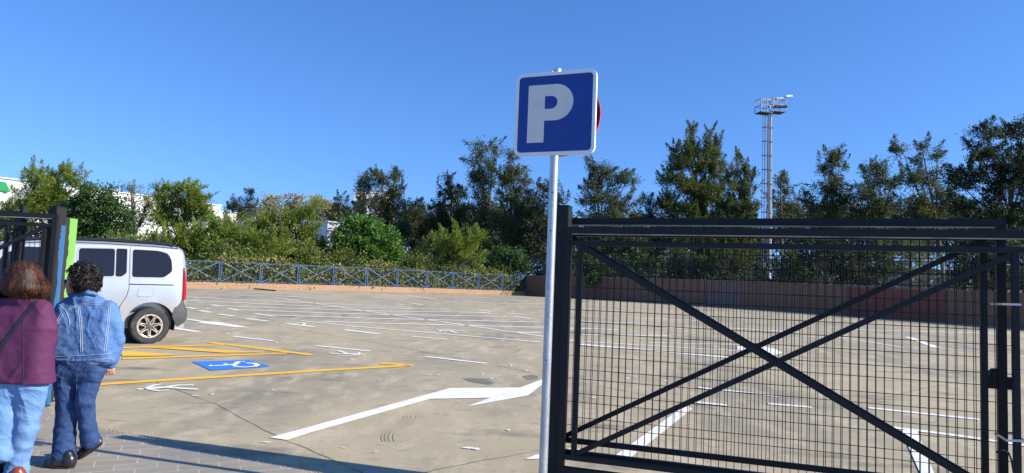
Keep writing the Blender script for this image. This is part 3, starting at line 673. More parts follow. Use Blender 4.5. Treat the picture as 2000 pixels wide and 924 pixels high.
def plant(name, label, cat, D, blobs, style, base=None, dens=1.0, group=None, trunk=.16, limbs=True, top=None):
    if style == 'casuarina': dens = max(dens, 1.0)
    """blobs: (px, py, rx, ry[, depth offset]) read off the photograph, built as round volumes of leaf clumps at their own distance"""
    L, Wd, npc, rc, bias, ow, nz, c1, c2, tr = STY[style]
    rng = np.random.default_rng(abs(hash(label)) % 1000 + int(D)) if False else np.random.default_rng(sum(map(ord, label)))
    sc = (D/45.)**.5; L, Wd, rc = L*sc, Wd*sc, rc*sc
    bx = base if base is not None else blobs[0][0]
    lowest = max(b_[1] for b_ in blobs); bp_ = wp(bx, lowest, D); g = G(D); root = np.array([bp_[0], D, g])
    o = empty(name, root, 0, label, cat, group)
    Cs = []; Ds = []; tb_ = MB(); cents = []
    for bl in blobs:
        px, py, rx, ry = bl[:4]; off = bl[4] if len(bl) > 4 else rng.uniform(-.5, .5)
        c = wp(px, py, D+off); Rx, Rz = rx/F*D, ry/F*D; Ry = (Rx+Rz)/2*.85
        cents.append((c, Rx, Rz)); area = Rx*Rz*pi
        k = max(3, int(dens*3.4*area/(rc*rc*2.4)))
        d = rng.normal(size=(k, 3)); d /= np.linalg.norm(d, axis=1, keepdims=True); rad = rng.uniform(.05, 1.0, k)**.5
        cc = d*rad[:, None]*np.array([Rx, Ry, Rz]) ; cc *= rng.uniform(.8, 1.15, (k, 1))
        crs = rng.uniform(.55, 1.25, k)*rc
        for q in range(k):
            m = max(6, int(npc*rng.uniform(.5, 1.3)*(crs[q]/rc)**1.5))
            outw = cc[q]/np.array([Rx, Ry, Rz])
            if style in SPR and rng.random() < .75:
                up_, ln = SPR[style]; axs = outw*.8+np.array([0, 0, up_])+rng.normal(size=3)*.35; axs /= np.linalg.norm(axs)+1e-6
                tt_ = rng.uniform(0, 1, m)[:, None]; lnn = ln*sc*rng.uniform(.5, 1.25)
                e = axs*(tt_-.45)*lnn+rng.normal(size=(m, 3))*crs[q]*.42*(1.05-.85*tt_)
            else: e = rng.normal(size=(m, 3))*crs[q]*np.array([.62, .55, .40])
            dirv = ow*(outw+e/(crs[q]*.6))+np.array(bias)+rng.normal(size=(m, 3))*nz*.6
            Cs.append(c+cc[q]+e+np.array(bias)*rng.uniform(0, .3, (m, 1))); Ds.append(dirv)
        if limbs:
            for q in rng.choice(k, min(k, 7), replace=False):
                a = c-np.array([0, 0, Rz*.5]); e2 = c+cc[q]*.95; mid = (a+e2)/2+np.array([0, 0, -.12*Rz])+rng.normal(size=3)*.1
                tb_.tube([Vector(a-root), Vector(mid-root), Vector(e2-root)], [.035*sc, .022*sc, .008], 5)
    C_ = np.concatenate(Cs); D_ = np.concatenate(Ds); keep = C_[:, 2] > g+.03; C_, D_ = C_[keep]-root, D_[keep]
    V = quads(C_, D_, L, Wd, rng)
    np_mesh('crown', V, np.arange(len(V)).reshape(-1, 4), leafmat('leaf_'+style, c1, c2, tr), o)
    # trunk and main limbs
    cents.sort(key=lambda t: t[0][2]); hi = cents[-1][0]-root
    sp = Vector((0, 0, -.2)); m1_ = Vector(((hi[0])*.25, hi[1]*.3, hi[2]*.35)); m2_ = Vector((hi[0]*.6, hi[1]*.6, hi[2]*.68)); e_ = Vector(hi)
    tb_.tube([sp, m1_, m2_, e_], [trunk, trunk*.8, trunk*.5, trunk*.15], 9)
    for (c, Rx, Rz) in cents[:-1]:
        q = Vector(c-root); t = max(.1, min(.75, (q.z/max(hi[2], .1))*.55)); a = m1_.lerp(m2_, t) if q.z > m1_.z else sp.lerp(m1_, .7)
        tb_.tube([a, (a+q)/2+Vector((0, 0, -.1*abs(q.z-a.z))), q], [trunk*.45, trunk*.3, trunk*.12], 6)
    tb_.build('trunk', M_bark, o, smooth=True)
    return o
def B(*a): return a
TG = 'trees and shrubs beyond the blue fence'
plant('tamarisk_tree', 'feathery yellow green tree with wispy top at the far left, before the white wall', 'tree', 47, [(60, 350, 30, 26), (100, 375, 32, 30), (130, 340, 22, 20), (45, 395, 34, 30), (150, 350, 20, 18), (70, 410, 40, 26), (90, 352, 18, 16), (20, 430, 40, 30), (110, 400, 34, 28)], 'tamarisk', 80, 1.15)
plant('dense_tree', 'dense dark green round tree rising right behind the silver car', 'tree', 41, [(195, 385, 42, 34), (165, 415, 52, 42), (220, 420, 44, 38), (190, 455, 70, 36), (240, 450, 26, 30), (140, 460, 40, 40), (60, 470, 60, 50)], 'darkbroad', 190, 1.1)
plant('sparse_tree', 'thin sparse shrub tree with bare twigs between the dense green tree and the feathery tree', 'tree', 46, [(262, 385, 22, 22), (285, 400, 22, 24), (272, 430, 30, 26), (255, 370, 8, 10)], 'airy', 275, .8)
plant('feathery_tree', 'feathery light green spreading tree with dark limbs before the white wall', 'tree', 44, [(345, 375, 40, 17), (325, 395, 32, 20), (385, 390, 30, 20), (350, 420, 48, 26), (405, 420, 20, 18), (310, 425, 20, 22), (372, 365, 20, 10), (370, 400, 40, 22), (330, 430, 34, 20)], 'tamarisk', 345, 1.0)
plant('feathery_shrub', 'yellow green feathery shrub mass right of the silver car roof', 'shrub', 40, [(340, 490, 40, 22), (380, 485, 46, 24), (430, 440, 26, 14), (470, 500, 40, 20), (520, 490, 40, 20), (410, 500, 50, 20), (450, 470, 46, 24), (350, 470, 50, 26), (400, 460, 50, 28), (450, 455, 40, 32), (430, 485, 60, 24), (300, 475, 40, 22), (480, 475, 36, 26)], 'tamarisk', 410, .95)
plant('leafy_shrub', 'light green leafy shrub with pale shoots under the far white buildings', 'shrub', 46, [(520, 430, 28, 20), (555, 445, 34, 20), (600, 420, 24, 16), (575, 425, 30, 18), (600, 450, 26, 20), (510, 460, 30, 26), (615, 400, 10, 10), (560, 470, 50, 24), (620, 480, 40, 26), (500, 440, 24, 18), (640, 500, 30, 20)], 'tamarisk', 560, .9)
plant('ivy_shrub', 'rounded mid green shrub leaning over the blue fence left of the bright green tree', 'shrub', 41.5, [(545, 480, 44, 20), (590, 490, 44, 22), (560, 500, 60, 18), (620, 505, 30, 14), (500, 495, 30, 18), (420, 503, 50, 12), (370, 500, 30, 14)], 'shrub', 570, .9)
plant('round_tree', 'bright green round bushy tree in the middle above the blue fence', 'tree', 45, [(710, 450, 48, 30), (740, 465, 40, 32), (690, 475, 48, 34), (730, 495, 54, 26), (670, 500, 34, 24), (765, 490, 20, 24), (715, 430, 24, 12)], 'broad', 712, 1.15)
plant('brown_shrub', 'olive brown twiggy shrub right of the bright green round tree', 'shrub', 45.5, [(785, 505, 34, 18), (815, 515, 30, 16), (760, 515, 20, 14)], 'brown', 790, .8)
plant('feathery_shrub', 'lime green feathery bush with arching shoots under the tall dark trees', 'shrub', 47, [(850, 490, 38, 26), (900, 480, 40, 26), (930, 465, 22, 12), (870, 465, 26, 14), (915, 505, 36, 20), (905, 450, 22, 8), (850, 512, 40, 16)], 'tamarisk', 880, .85)
plant('dark_shrub', 'dark green low shrub behind the shaded end of the blue fence', 'shrub', 49.5, [(975, 510, 34, 22), (1015, 515, 26, 18), (1000, 495, 30, 16), (950, 520, 24, 14)], 'darkbroad', 990, .9)
plant('dark_pine', 'small dark conifer spire above the white building roofline', 'tree', 92, [(490, 376, 7, 9), (490, 388, 11, 9), (489, 402, 15, 10), (488, 418, 18, 10)], 'darkpine', 489, 1.2)
plant('dark_tree', 'low dark clump of evergreen left of the conifer spire', 'tree', 90, [(458, 400, 17, 10), (470, 408, 14, 9), (448, 406, 8, 7)], 'darkpine', 460, 1.2)
for k, (x, y) in enumerate(((530, 398), (572, 394), (618, 397), (650, 410))):
    plant('plane_tree', ['pale budding tree with yellow top, leftmost of the pale far row', 'pale budding tree with yellow top, second of the pale far row', 'pale budding tree with yellow top, third of the pale far row', 'pale budding tree, rightmost and lowest of the pale far row'][k], 'tree', 95+k, [(x, y, 24, 15), (x-12, y+16, 24, 16), (x+14, y+14, 22, 16), (x+3, y-8, 14, 8), (x, y+32, 26, 16)], 'plane', x, .85, 'pale trees in a far row')
plant('pine_tree', 'dark thin topped pine left of the broad dark tree, over the white block', 'tree', 80, [(665, 385, 9, 12), (660, 405, 16, 12), (680, 410, 18, 14), (650, 425, 20, 12), (690, 420, 20, 16)], 'darkpine', 668, 1.0)
plant('casuarina_tree', 'broad open crowned dark tree behind the bright green round tree', 'tree', 64, [(745, 345, 26, 16), (715, 352, 20, 14), (770, 345, 20, 14), (705, 375, 22, 16), (765, 372, 30, 18), (720, 395, 30, 18), (775, 400, 30, 18), (745, 425, 46, 22), (790, 430, 20, 30), (740, 465, 60, 30)], 'casuarina', 745, .85)
plant('casuarina_tree', 'low dark tree filling the gap right of the broad open crowned tree', 'tree', 66, [(815, 420, 20, 22), (835, 430, 20, 24), (820, 460, 36, 34), (860, 450, 30, 34), (825, 500, 50, 24)], 'darkpine', 825, 1.0)
plant('casuarina_tree', 'dark narrow tree standing in front of the distant floodlight platform', 'tree', 62, [(882, 352, 17, 16), (868, 372, 18, 16), (892, 380, 24, 18), (860, 400, 26, 18), (895, 410, 32, 20), (870, 440, 44, 30), (905, 460, 40, 34), (880, 490, 50, 30)], 'darkpine', 880, 1.0)
plant('casuarina_tree', 'tallest dark tree left of the parking sign, with a ragged plumed top', 'tree', 60, [(937, 288, 22, 13), (967, 285, 12, 12), (932, 312, 22, 14), (955, 318, 16, 16), (925, 345, 16, 16), (950, 350, 26, 20), (940, 385, 34, 24), (955, 420, 44, 28), (930, 460, 44, 34), (965, 490, 50, 30)], 'casuarina', 945, .95)
plant('casuarina_tree', 'drooping dark tree directly left of the sign pole, below the sign', 'tree', 58, [(995, 305, 14, 16), (1005, 330, 22, 16), (985, 345, 24, 20), (1022, 350, 16, 14), (1000, 380, 34, 24), (1025, 400, 28, 26), (1000, 425, 42, 30), (1015, 470, 46, 34), (1000, 505, 50, 24)], 'casuarina', 1000, .95)
plant('casuarina_tree', 'dark tree crossed by the sign pole above the gate post', 'tree', 56, [(1062, 360, 22, 14), (1045, 380, 18, 14), (1085, 378, 24, 16), (1100, 390, 16, 16), (1060, 405, 34, 18), (1050, 440, 34, 26), (1090, 440, 36, 30), (1060, 480, 44, 34), (1110, 500, 40, 34)], 'darkpine', 1065, .8)
plant('casuarina_tree', 'dark olive tree right of the sign bottom corner, above the gate rails', 'tree', 60, [(1160, 325, 16, 16), (1178, 335, 18, 18), (1155, 355, 24, 18), (1190, 355, 26, 20), (1225, 350, 20, 18), (1165, 385, 38, 22), (1215, 390, 34, 24), (1190, 420, 56, 24), (1170, 465, 56, 34), (1230, 470, 40, 34)], 'casuarina', 1185, .95)
plant('casuarina_tree', 'low dark tree in the dip left of the tall pointed tree', 'tree', 68, [(1262, 405, 24, 16), (1275, 425, 30, 20), (1245, 430, 26, 20), (1270, 470, 34, 32), (1260, 510, 34, 24)], 'darkpine', 1262, .7)
plant('pointed_tree', 'tall pointed light olive tree with several spires left of the floodlight mast', 'tree', 66, [(1351, 256, 6, 13), (1387, 254, 5, 14), (1352, 274, 11, 14), (1384, 276, 11, 14), (1440, 300, 3, 8), (1318, 292, 8, 10), (1400, 275, 7, 11), (1350, 295, 30, 18), (1390, 300, 24, 18), (1322, 315, 22, 16), (1310, 345, 26, 14), (1360, 325, 40, 22), (1400, 335, 26, 22), (1335, 365, 46, 22), (1385, 375, 46, 24), (1320, 400, 46, 22), (1375, 415, 60, 26), (1340, 450, 60, 28), (1390, 480, 50, 34)], 'pointed', 1360, 1.0)
plant('pointed_tree', 'smaller pointed olive tree tight against the left of the floodlight mast', 'tree', 62, [(1456, 318, 8, 14), (1440, 335, 14, 14), (1462, 345, 18, 16), (1425, 350, 14, 16), (1450, 375, 30, 20), (1430, 400, 34, 22), (1462, 410, 26, 24), (1440, 445, 44, 30), (1450, 490, 40, 30)], 'pointed', 1450, 1.0)
plant('casuarina_tree', 'thin spiky tree just right of the floodlight mast', 'tree', 64, [(1525, 345, 10, 12), (1532, 365, 18, 14), (1520, 390, 18, 18), (1545, 395, 24, 18), (1530, 420, 34, 20), (1570, 425, 24, 20)], 'casuarina', 1530, .6)
plant('casuarina_tree', 'open crowned olive tree with flat leafy top, second right of the mast', 'tree', 56, [(1625, 300, 26, 12), (1640, 318, 22, 14), (1608, 325, 18, 16), (1630, 345, 26, 16), (1620, 370, 34, 18), (1655, 385, 30, 20), (1600, 400, 40, 20), (1630, 425, 50, 22), (1610, 470, 46, 40)], 'casuarina', 1625, .6)
plant('casuarina_tree', 'thin leaved open tree between the flat topped olive tree and the leaning limbs', 'tree', 54, [(1690, 330, 18, 12), (1720, 328, 20, 12), (1705, 350, 30, 16), (1740, 355, 26, 16), (1690, 380, 34, 20), (1730, 395, 36, 22), (1700, 430, 50, 26), (1720, 480, 40, 36)], 'casuarina', 1715, .55)
plant('casuarina_tree', 'sparse tree with leaning bare limbs and fans of leaf against the sky', 'tree', 50, [(1760, 288, 22, 9), (1800, 285, 22, 9), (1830, 298, 22, 12), (1790, 312, 24, 10), (1780, 345, 30, 14), (1815, 350, 28, 20), (1790, 390, 40, 22), (1840, 385, 30, 30), (1810, 430, 50, 24), (1790, 480, 40, 30)], 'casuarina', 1850, .5)
plant('dark_pine', 'big dense dark tree filling the right edge of the picture', 'tree', 45, [(1930, 260, 34, 24), (1975, 255, 30, 24), (1915, 300, 40, 28), (1970, 310, 44, 36), (1890, 345, 44, 32), (1950, 365, 56, 38), (1880, 400, 44, 32), (1940, 430, 60, 40), (2010, 300, 40, 60), (2010, 400, 40, 60), (2000, 240, 16, 16), (1860, 345, 16, 16), (1960, 480, 60, 30)], 'darkpine', 1950, 1.0)
for (x, y, D_, st, lab) in ((1150, 520, 52, 'darkbroad', 'dark bush behind the brick wall next to the gate hinge side'), (1250, 520, 50, 'darkbroad', 'dark bush behind the wall railing under the dipping trees'), (1330, 515, 49, 'casuarina', 'olive bush behind the wall railing under the pointed tree'),
                          (1420, 515, 48, 'pointed', 'light olive bush behind the wall railing left of the mast foot'), (1540, 530, 46, 'pointed', 'pale green low bush behind the wall right of the mast foot'), (1620, 500, 44, 'darkpine', 'dark shrub thicket behind the wall under the flat topped tree'),
                          (1780, 505, 42, 'airy', 'thin grey green tree behind the wall before the pale low building'), (1690, 520, 45, 'darkpine', 'dark low bush behind the wall left of the pale low building'), (1930, 520, 38, 'darkpine', 'dark low bush behind the wall at the right edge')):
    plant('bush', lab, 'bush', D_, [(x, y, 44, 22), (x-30, y+14, 34, 20), (x+32, y+10, 36, 22), (x, y+26, 50, 18), (x-4, y-22, 26, 16)], st, x, .6 if st != 'darkpine' else .8)
# far belt of evergreens, one mass behind everything
rng = np.random.default_rng(8); Cs = []; Ds = []
BX = [560, 640, 700, 800, 900, 1050, 1130, 1250, 1380, 1480, 1505, 1530, 1580, 1680, 1700, 1840, 1870, 2100]
BY = [470, 448, 436, 418, 408, 415, 430, 434, 425, 440, 470, 430, 408, 404, 400, 402, 405, 410]
for i in range(5200):
    px = rng.uniform(560, 2100); tp_ = np.interp(px, BX, BY)+9*sin(px*.09)+6*sin(px*.21); py = tp_+(572-tp_)*rng.uniform(0, 1)**1.1; D_ = 74+rng.uniform(0, 9)
    if (1695 < px < 1860 and py > 492) or (1298 < px < 1342 and py > 492) or (1500 < px < 1535 and py > 480) or (1130 < px < 1165 and py > 505): continue
    m = 30; e = rng.normal(size=(m, 3))*.42; Cs.append(wp(px, py, D_)+e); Ds.append(rng.normal(size=(m, 3))+np.array([0, 0, .2]))
V = quads(np.concatenate(Cs), np.concatenate(Ds), .42, .16, rng)
tag(np_mesh('evergreen_belt', V, np.arange(len(V)).reshape(-1, 4), leafmat('leaf_belt', (.022, .030, .014), (.055, .062, .026), .2)), 'dark mass of evergreens closing the view far behind the yard', 'trees', kind='stuff')
# low shrubs packed along the back of the fence and wall
rng = np.random.default_rng(9); Cs = []; Ds = []
for i in range(3000):
    u = rng.uniform(-5, 10.3); p = fl(u)+fn*rng.uniform(.9, 3.5); hgt = 1.6+.5*sin(u*2.1)+.35*sin(u*5.3); z = G(p[1])+rng.uniform(.2, max(.5, hgt))
    m = 26; e = rng.normal(size=(m, 3))*.26; Cs.append(np.array([p[0], p[1], z])+e); Ds.append(rng.normal(size=(m, 3))+np.array([0, 0, .5]))
V = quads(np.concatenate(Cs), np.concatenate(Ds), .17, .07, rng)
tag(np_mesh('low_scrub', V, np.arange(len(V)).reshape(-1, 4), leafmat('leaf_low', (.045, .075, .016), (.16, .20, .038), .3)), 'packed low scrub behind the ivy along the blue fence', 'shrubs', kind='stuff')
rng = np.random.default_rng(10); Cs = []; Ds = []
for i in range(1800):
    t = rng.uniform(-.05, 1.5); p = wl(t)-wnn*rng.uniform(1.5, 7); z = G(p[1])+rng.uniform(.3, 1.15+.5*sin(t*31)+.3*sin(t*77))
    m = 20; e = rng.normal(size=(m, 3))*.28; Cs.append(np.array([p[0], p[1], z])+e); Ds.append(rng.normal(size=(m, 3))+np.array([0, 0, .4]))
V = quads(np.concatenate(Cs), np.concatenate(Ds), .18, .07, rng)
tag(np_mesh('wall_scrub', V, np.arange(len(V)).reshape(-1, 4), leafmat('leaf_scrub', (.03, .042, .018), (.09, .10, .035), .3)), 'thin dark scrub growing behind the brick wall railing', 'shrubs', kind='stuff')
# small weed growing over the wall
plant('weed_bush', 'small weedy bush hanging over the wall top right of the gate hinge', 'bush', 44.2, [(1163, 540, 12, 14, 0), (1158, 555, 8, 14, 0)], 'darkbroad', 1163, 1.2, limbs=False, trunk=.03)
# ivy hedge growing behind and through the blue fence
rng = np.random.default_rng(5); Cs = []; Ds = []
for i in range(9000):
    u = rng.uniform(-5, 10.2); p = fl(u)+fn*abs(rng.normal(.45, .22)); wob = 1.15+.25*sin(u*1.7)+.15*sin(u*4.3+1); z = G(p[1])+.12+wob*rng.uniform(0, 1)**.8*1.05
    m = 6; e = rng.normal(size=(m, 3))*.11; Cs.append(np.array([p[0], p[1], z])+e); Ds.append(rng.normal(size=(m, 3))+np.array([0, 0, .2]))
V = quads(np.concatenate(Cs), np.concatenate(Ds), .15, .10, rng)
hd = np_mesh('ivy_hedge', V, np.arange(len(V)).reshape(-1, 4), leafmat('leaf_ivy', (.07, .10, .02), (.30, .29, .08), .3))
tag(hd, 'ivy and hedge leaves growing in a thick band behind the blue fence', 'hedge', kind='stuff')
# rough green undergrowth behind the fences
Cs = []; Ds = []
for i in range(9000):
    if rng.random() < .6: u = rng.uniform(-5, 10); p = fl(u)+fn*rng.uniform(.5, 9)
    else: t = rng.uniform(0, 1.5); p = wl(t)-wnn*rng.uniform(.5, 14)
    m = 6; e = rng.normal(size=(m, 3))*np.array([.35, .35, .2]); Cs.append(np.array([p[0], p[1], G(p[1])+.35])+e); Ds.append(rng.normal(size=(m, 3))*.5+np.array([0, 0, 1]))
C_ = np.concatenate(Cs); V = quads(C_, np.concatenate(Ds), .5, .06, rng)
tag(np_mesh('undergrowth', V, np.arange(len(V)).reshape(-1, 4), MATS['leaf_shrub']), 'long rough grass and undergrowth on the ground beyond fence and wall', 'grass', kind='stuff')

# ------------------------------------------------------------------ buildings beyond
M_wash = mat('whitewash', (.78, .77, .74), .85, noise=[(.12, (.70, .69, .66), .4, .7, U1), (1.2, (.62, .61, .58), .6, .85, (1, 1, .3))])
M_wind = mat('dark_window', (.05, .055, .06), .25)
def block(name, label, D, px0, px1, pytop0, pytop1, depth, m=M_wash, wins=(), yaw=0., cat='building', D1=None):
    """building whose front runs from px0 (at D) to px1 (at D1) with a parapet following the two top pixels"""
    D1 = D1 or D; a = wp(px0, pytop0, D); c = wp(px1, pytop1, D1); g = G(60)
    root = np.array([a[0], a[1], g]); o = empty(name, root, 0, label, cat)
    A_, C1_ = a-root, c-root; d = np.array([C1_[0]-A_[0], C1_[1]-A_[1]]); Lh = np.linalg.norm(d); d = d/Lh; n = np.array([-d[1], d[0]])
    P = [(A_[0], A_[1]), (C1_[0], C1_[1]), (C1_[0]+n[0]*depth, C1_[1]+n[1]*depth), (A_[0]+n[0]*depth, A_[1]+n[1]*depth)]; zt = [A_[2], C1_[2], C1_[2], A_[2]]
    b = MB(); b.add([(x, y, -.5) for x, y in P]+[(P[k][0], P[k][1], zt[k]) for k in range(4)], [(0, 1, 5, 4), (1, 2, 6, 5), (2, 3, 7, 6), (3, 0, 4, 7), (4, 5, 6, 7)])
    b.build('wall', m, o)
    b = MB(); e = .12
    for k in range(4):
        p, q = P[k], P[(k+1) % 4]; b.bar((p[0], p[1], zt[k]+.06), (q[0], q[1], zt[(k+1) % 4]+.06), .3, .14)
    b.build('parapet', m, o)
    for (wx, wy, ww, wh) in wins:
        t = (wx-px0)/(px1-px0); DD = D*(1-t)+D1*t; p = wp(wx, wy, DD)-root; s = np.dot([p[0]-A_[0], p[1]-A_[1]], d)
        q = np.array([A_[0], A_[1]])+d*s-n*.02; w_ = ww/F*DD/2; h_ = wh/F*DD/2
        b = MB(); b.bar((q[0]-d[0]*w_, q[1]-d[1]*w_, p[2]), (q[0]+d[0]*w_, q[1]+d[1]*w_, p[2]), .08, 2*h_); b.build('window', M_wind, o)
    return o
b1 = block('white_building', 'big white building with a green emblem at the far left edge', 74, -160, 232, 330, 374, 14, D1=82, wins=())
# green emblem painted on its wall
M_em = mat('green_emblem_paint', (.02, .30, .10), .7)
def on_line(px, D0, px0, D1, px1): t = (px-px0)/(px1-px0); return D0*(1-t)+D1*t
em = [(-14, 372), (-8, 358), (3, 354), (12, 357), (16, 366), (19, 373), (14, 376), (8, 372), (-4, 373), (-12, 377)]
v = [wp(x, y, on_line(x, 74, -160, 82, 232)-.35) for x, y in em]; root = np.array(b1.location)
bmn = MB(); k = len(v); bk = [np.array(q)+np.array([0, .06, 0]) for q in v]; bmn.add([q-root for q in v]+[q-root for q in bk], [tuple(range(k)), tuple(range(k, 2*k))[::-1]]+[(i, (i+1) % k, k+(i+1) % k, k+i) for i in range(k)])
bmn.build('wall_emblem', M_em, b1)
block('white_building', 'long white building with stepped roofline behind the feathery tree', 84, 232, 432, 376, 402, 14, D1=92, wins=((262, 405, 6, 6), (420, 425, 4, 5)))
block('white_building', 'lower white wing with small square windows left of the far pale trees', 90, 405, 486, 412, 418, 10, D1=98, wins=((463, 424, 4, 5), (440, 436, 4, 5)))
block('white_building', 'lowest white wing running down to the right behind the leafy shrubs', 96, 486, 626, 421, 440, 10, D1=110, wins=((520, 436, 4, 4), (500, 450, 4, 4)))
block('white_block', 'small white block coloured grey for its shaded side, left of the round tree', 78, 612, 640, 442, 434, 4, D1=74, m=mat('shaded_wall_grey', (.42, .43, .45), .85))  # shade on this side of the white block is put into the grey colour
block('white_block', 'small bright white block with little windows left of the round tree', 74.2, 641, 690, 435, 440, 4, D1=78, wins=((650, 442, 5, 4), (648, 456, 4, 6)))
block('apartment_tower', 'distant white tower block with red brick band seen through the dark tree', 150, 722, 752, 371, 373, 10, wins=((735, 385, 6, 4), (745, 400, 5, 4)))
block('apartment_tower', 'distant narrow white tower block left of the dark broad tree', 155, 692, 706, 372, 373, 8)
block('brick_house', 'reddish house corner showing between dark tree branches in the distance', 140, 742, 758, 393, 394, 8, m=mat('terracotta_wall', (.42, .14, .08), .85))
block('low_building', 'pale long low building seen through the gate at the right', 85, 1690, 2100, 522, 540, 14, m=mat('cream_wall', (.62, .62, .60), .85), wins=())
block('white_house', 'white house gable seen through the gate mesh between trunks', 75, 1296, 1345, 492, 494, 8, wins=((1310, 515, 5, 8),))
block('pale_house', 'pale house fragment seen through the gate close to the hinge', 78, 1120, 1172, 500, 502, 8, m=mat('tan_wall', (.50, .42, .32), .85), wins=((1150, 515, 5, 6),))

# ------------------------------------------------------------------ silver people carrier
vo_ = at(290, 672); PSI = radians(38.5)
hd_ = Vector((-cos(PSI), -sin(PSI), -.0352*sin(PSI))).normalized()      # forward
upv = Vector((0, -.0352, 1)).normalized(); lf = upv.cross(hd_).normalized(); upv = hd_.cross(lf)
HWD = .905
org = Vector(vo_) - lf*(HWD-.03)
van = empty('parked_car', label='silver high roofed family car parked past the gate post, seen from its left rear side', cat='car',
            m=Matrix(((hd_.x, lf.x, upv.x, org.x), (hd_.y, lf.y, upv.y, org.y), (hd_.z, lf.z, upv.z, org.z), (0, 0, 0, 1))))
def carpaint():
    m = mat('silver_car_paint', (.50, .51, .53), .26, .55, coat=.8); return m
M_car = carpaint(); M_glass = mat('tinted_glass', (.010, .011, .014), .07, spec=.42); M_plas = mat('grey_plastic', (.05, .052, .055), .6, noise=[(30, (.07, .07, .07), .4, .7, U1)])
M_rub = mat('tyre_rubber', (.03, .03, .031), .85, noise=[(12, (.10, .09, .075), .55, .8, U1)]); M_alloy = mat('alloy_champagne', (.62, .54, .44), .35, .6)
M_tail = mat('tail_light_red', (.42, .008, .015), .18, coat=.5); M_trim = mat('silver_trim', (.35, .35, .36), .35, .5)
def vw(z):    # half width against height
    if z < .55: return .875+.03*(z-.2)/.35
    if z < 1.02: return .905+.012*sin((z-.55)/.47*pi)
    return .905-(z-1.02)*.145
TOPL = [(-.68, 1.25), (-.67, 1.42), (-.63, 1.62), (-.57, 1.74), (-.43, 1.79), (0, 1.815), (.8, 1.83), (1.6, 1.82), (2.15, 1.76), (2.5, 1.60), (2.85, 1.32), (3.08, 1.12), (3.35, 1.03), (3.58, .92), (3.68, .72)]
def topz(x): return float(np.interp(x, [a for a, _ in TOPL], [c for _, c in TOPL]))
st = [-.68, -.67, -.64, -.60, -.56, -.52, -.46, -.40, -.3, -.2]+[round(v_, 3) for v_ in np.linspace(-.1, 2.0, 22)]+[2.15, 2.3, 2.45, 2.6, 2.75, 2.9, 3.05, 3.15, 3.3, 3.45, 3.55, 3.63, 3.68]
rings = []; vs = []
for x in st:
    zt = topz(x); zb = .27; e = 1.0
    if x < -.35: e = 1-.11*((-.35-x)/.33)**3
    if x > 3.0: e = 1-.30*((x-3.0)/.68)**2.2
    if x <= -.68: zt = 1.2
    prof = []
    rc = .12
    for z in [zb, zb+.06, .5, .75, .95, 1.02]:
        z = min(z, zt-.2); prof.append((vw(z)*e, z))
    for f in (.25, .5, .75, 1): z = 1.02+(zt-rc-1.02)*f if zt > 1.2 else prof[-1][1]+(zt-rc-prof[-1][1])*f*.9; prof.append((vw(z)*e, z))
    y0, z0 = prof[-1]
    for a in (22, 45, 68, 90): prof.append((y0-rc*(1-cos(radians(a))), z0+(zt-z0)*sin(radians(a))))
    prof.append((y0*.45, zt+.012))
    full = [(x, y, z) for y, z in prof]+[(x, 0, zt+.018)]+[(x, -y, z) for y, z in prof[::-1]]
    rings.append(len(full)); vs += full
n = rings[0]; fs = []
for i in range(len(st)-1):
    for j in range(n-1): fs.append((i*n+j, i*n+j+1, (i+1)*n+j+1, (i+1)*n+j))
    fs.append((i*n+n-1, i*n, (i+1)*n, (i+1)*n+n-1))
fs += [tuple(range(n))[::-1], tuple((len(st)-1)*n+j for j in range(n))]
b = MB(); b.add(vs, fs); body = b.build('body', M_car, van, smooth=True)
# cut the wheel arches
cut = MB()
for cx in (0., 2.785):
    for sg in (-1, 1):
        cut.lathe([(.425, -.32), (.425, .32)], 40, Matrix.Translation((cx, sg*.93, .335)) @ Matrix.Rotation(pi/2, 4, 'X'))
cm = bpy.data.meshes.new('arch_cut'); cm.from_pydata(cut.v, [], cut.f)
bmx = bmesh.new(); bmx.from_mesh(cm); bmesh.ops.recalc_face_normals(bmx, faces=bmx.faces); bmx.to_mesh(cm); bmx.free()
cob = bpy.data.objects.new('arch_cut', cm); COL.objects.link(cob)
tmp = bpy.data.objects.new('body_tmp', body.data); COL.objects.link(tmp)
md = tmp.modifiers.new('b', 'BOOLEAN'); md.object = cob; md.operation = 'DIFFERENCE'; md.solver = 'EXACT'
dg = bpy.context.evaluated_depsgraph_get(); nm = bpy.data.meshes.new_from_object(tmp.evaluated_get(dg))
body.data = nm; nm.materials.clear(); nm.materials.append(M_car)
for p_ in nm.polygons: p_.use_smooth = True; p_.material_index = 0
nm.set_sharp_from_angle(angle=radians(32))
bpy.data.objects.remove(tmp); bpy.data.objects.remove(cob)
def side_panel(name, m, pts, off, parent=van, sg=1, th=.004, r=0):
    """panel lying on the car's side from an outline in (x, z)"""
    P = list(pts)
    if r:
        Q = []
        for i, p in enumerate(P):
            a = Vector(P[i-1]); c = Vector(p); d = Vector(P[(i+1) % len(P)]); rr = min(r, (a-c).length*.45, (d-c).length*.45)
            s0 = c+(a-c).normalized()*rr; s1 = c+(d-c).normalized()*rr
            for k in range(6): t = k/5; Q.append(tuple((1-t)**2*s0+2*t*(1-t)*c+t*t*s1))
        P = Q
    n = len(P); b = MB()
    b.add([(x, sg*(vw(z)+off), z) for x, z in P]+[(x, sg*(vw(z)+off-th-.02), z) for x, z in P], [tuple(range(n)), tuple(range(n, 2*n))[::-1]]+[(i, (i+1) % n, n+(i+1) % n, n+i) for i in range(n)])
    return b.build(name, m, parent)
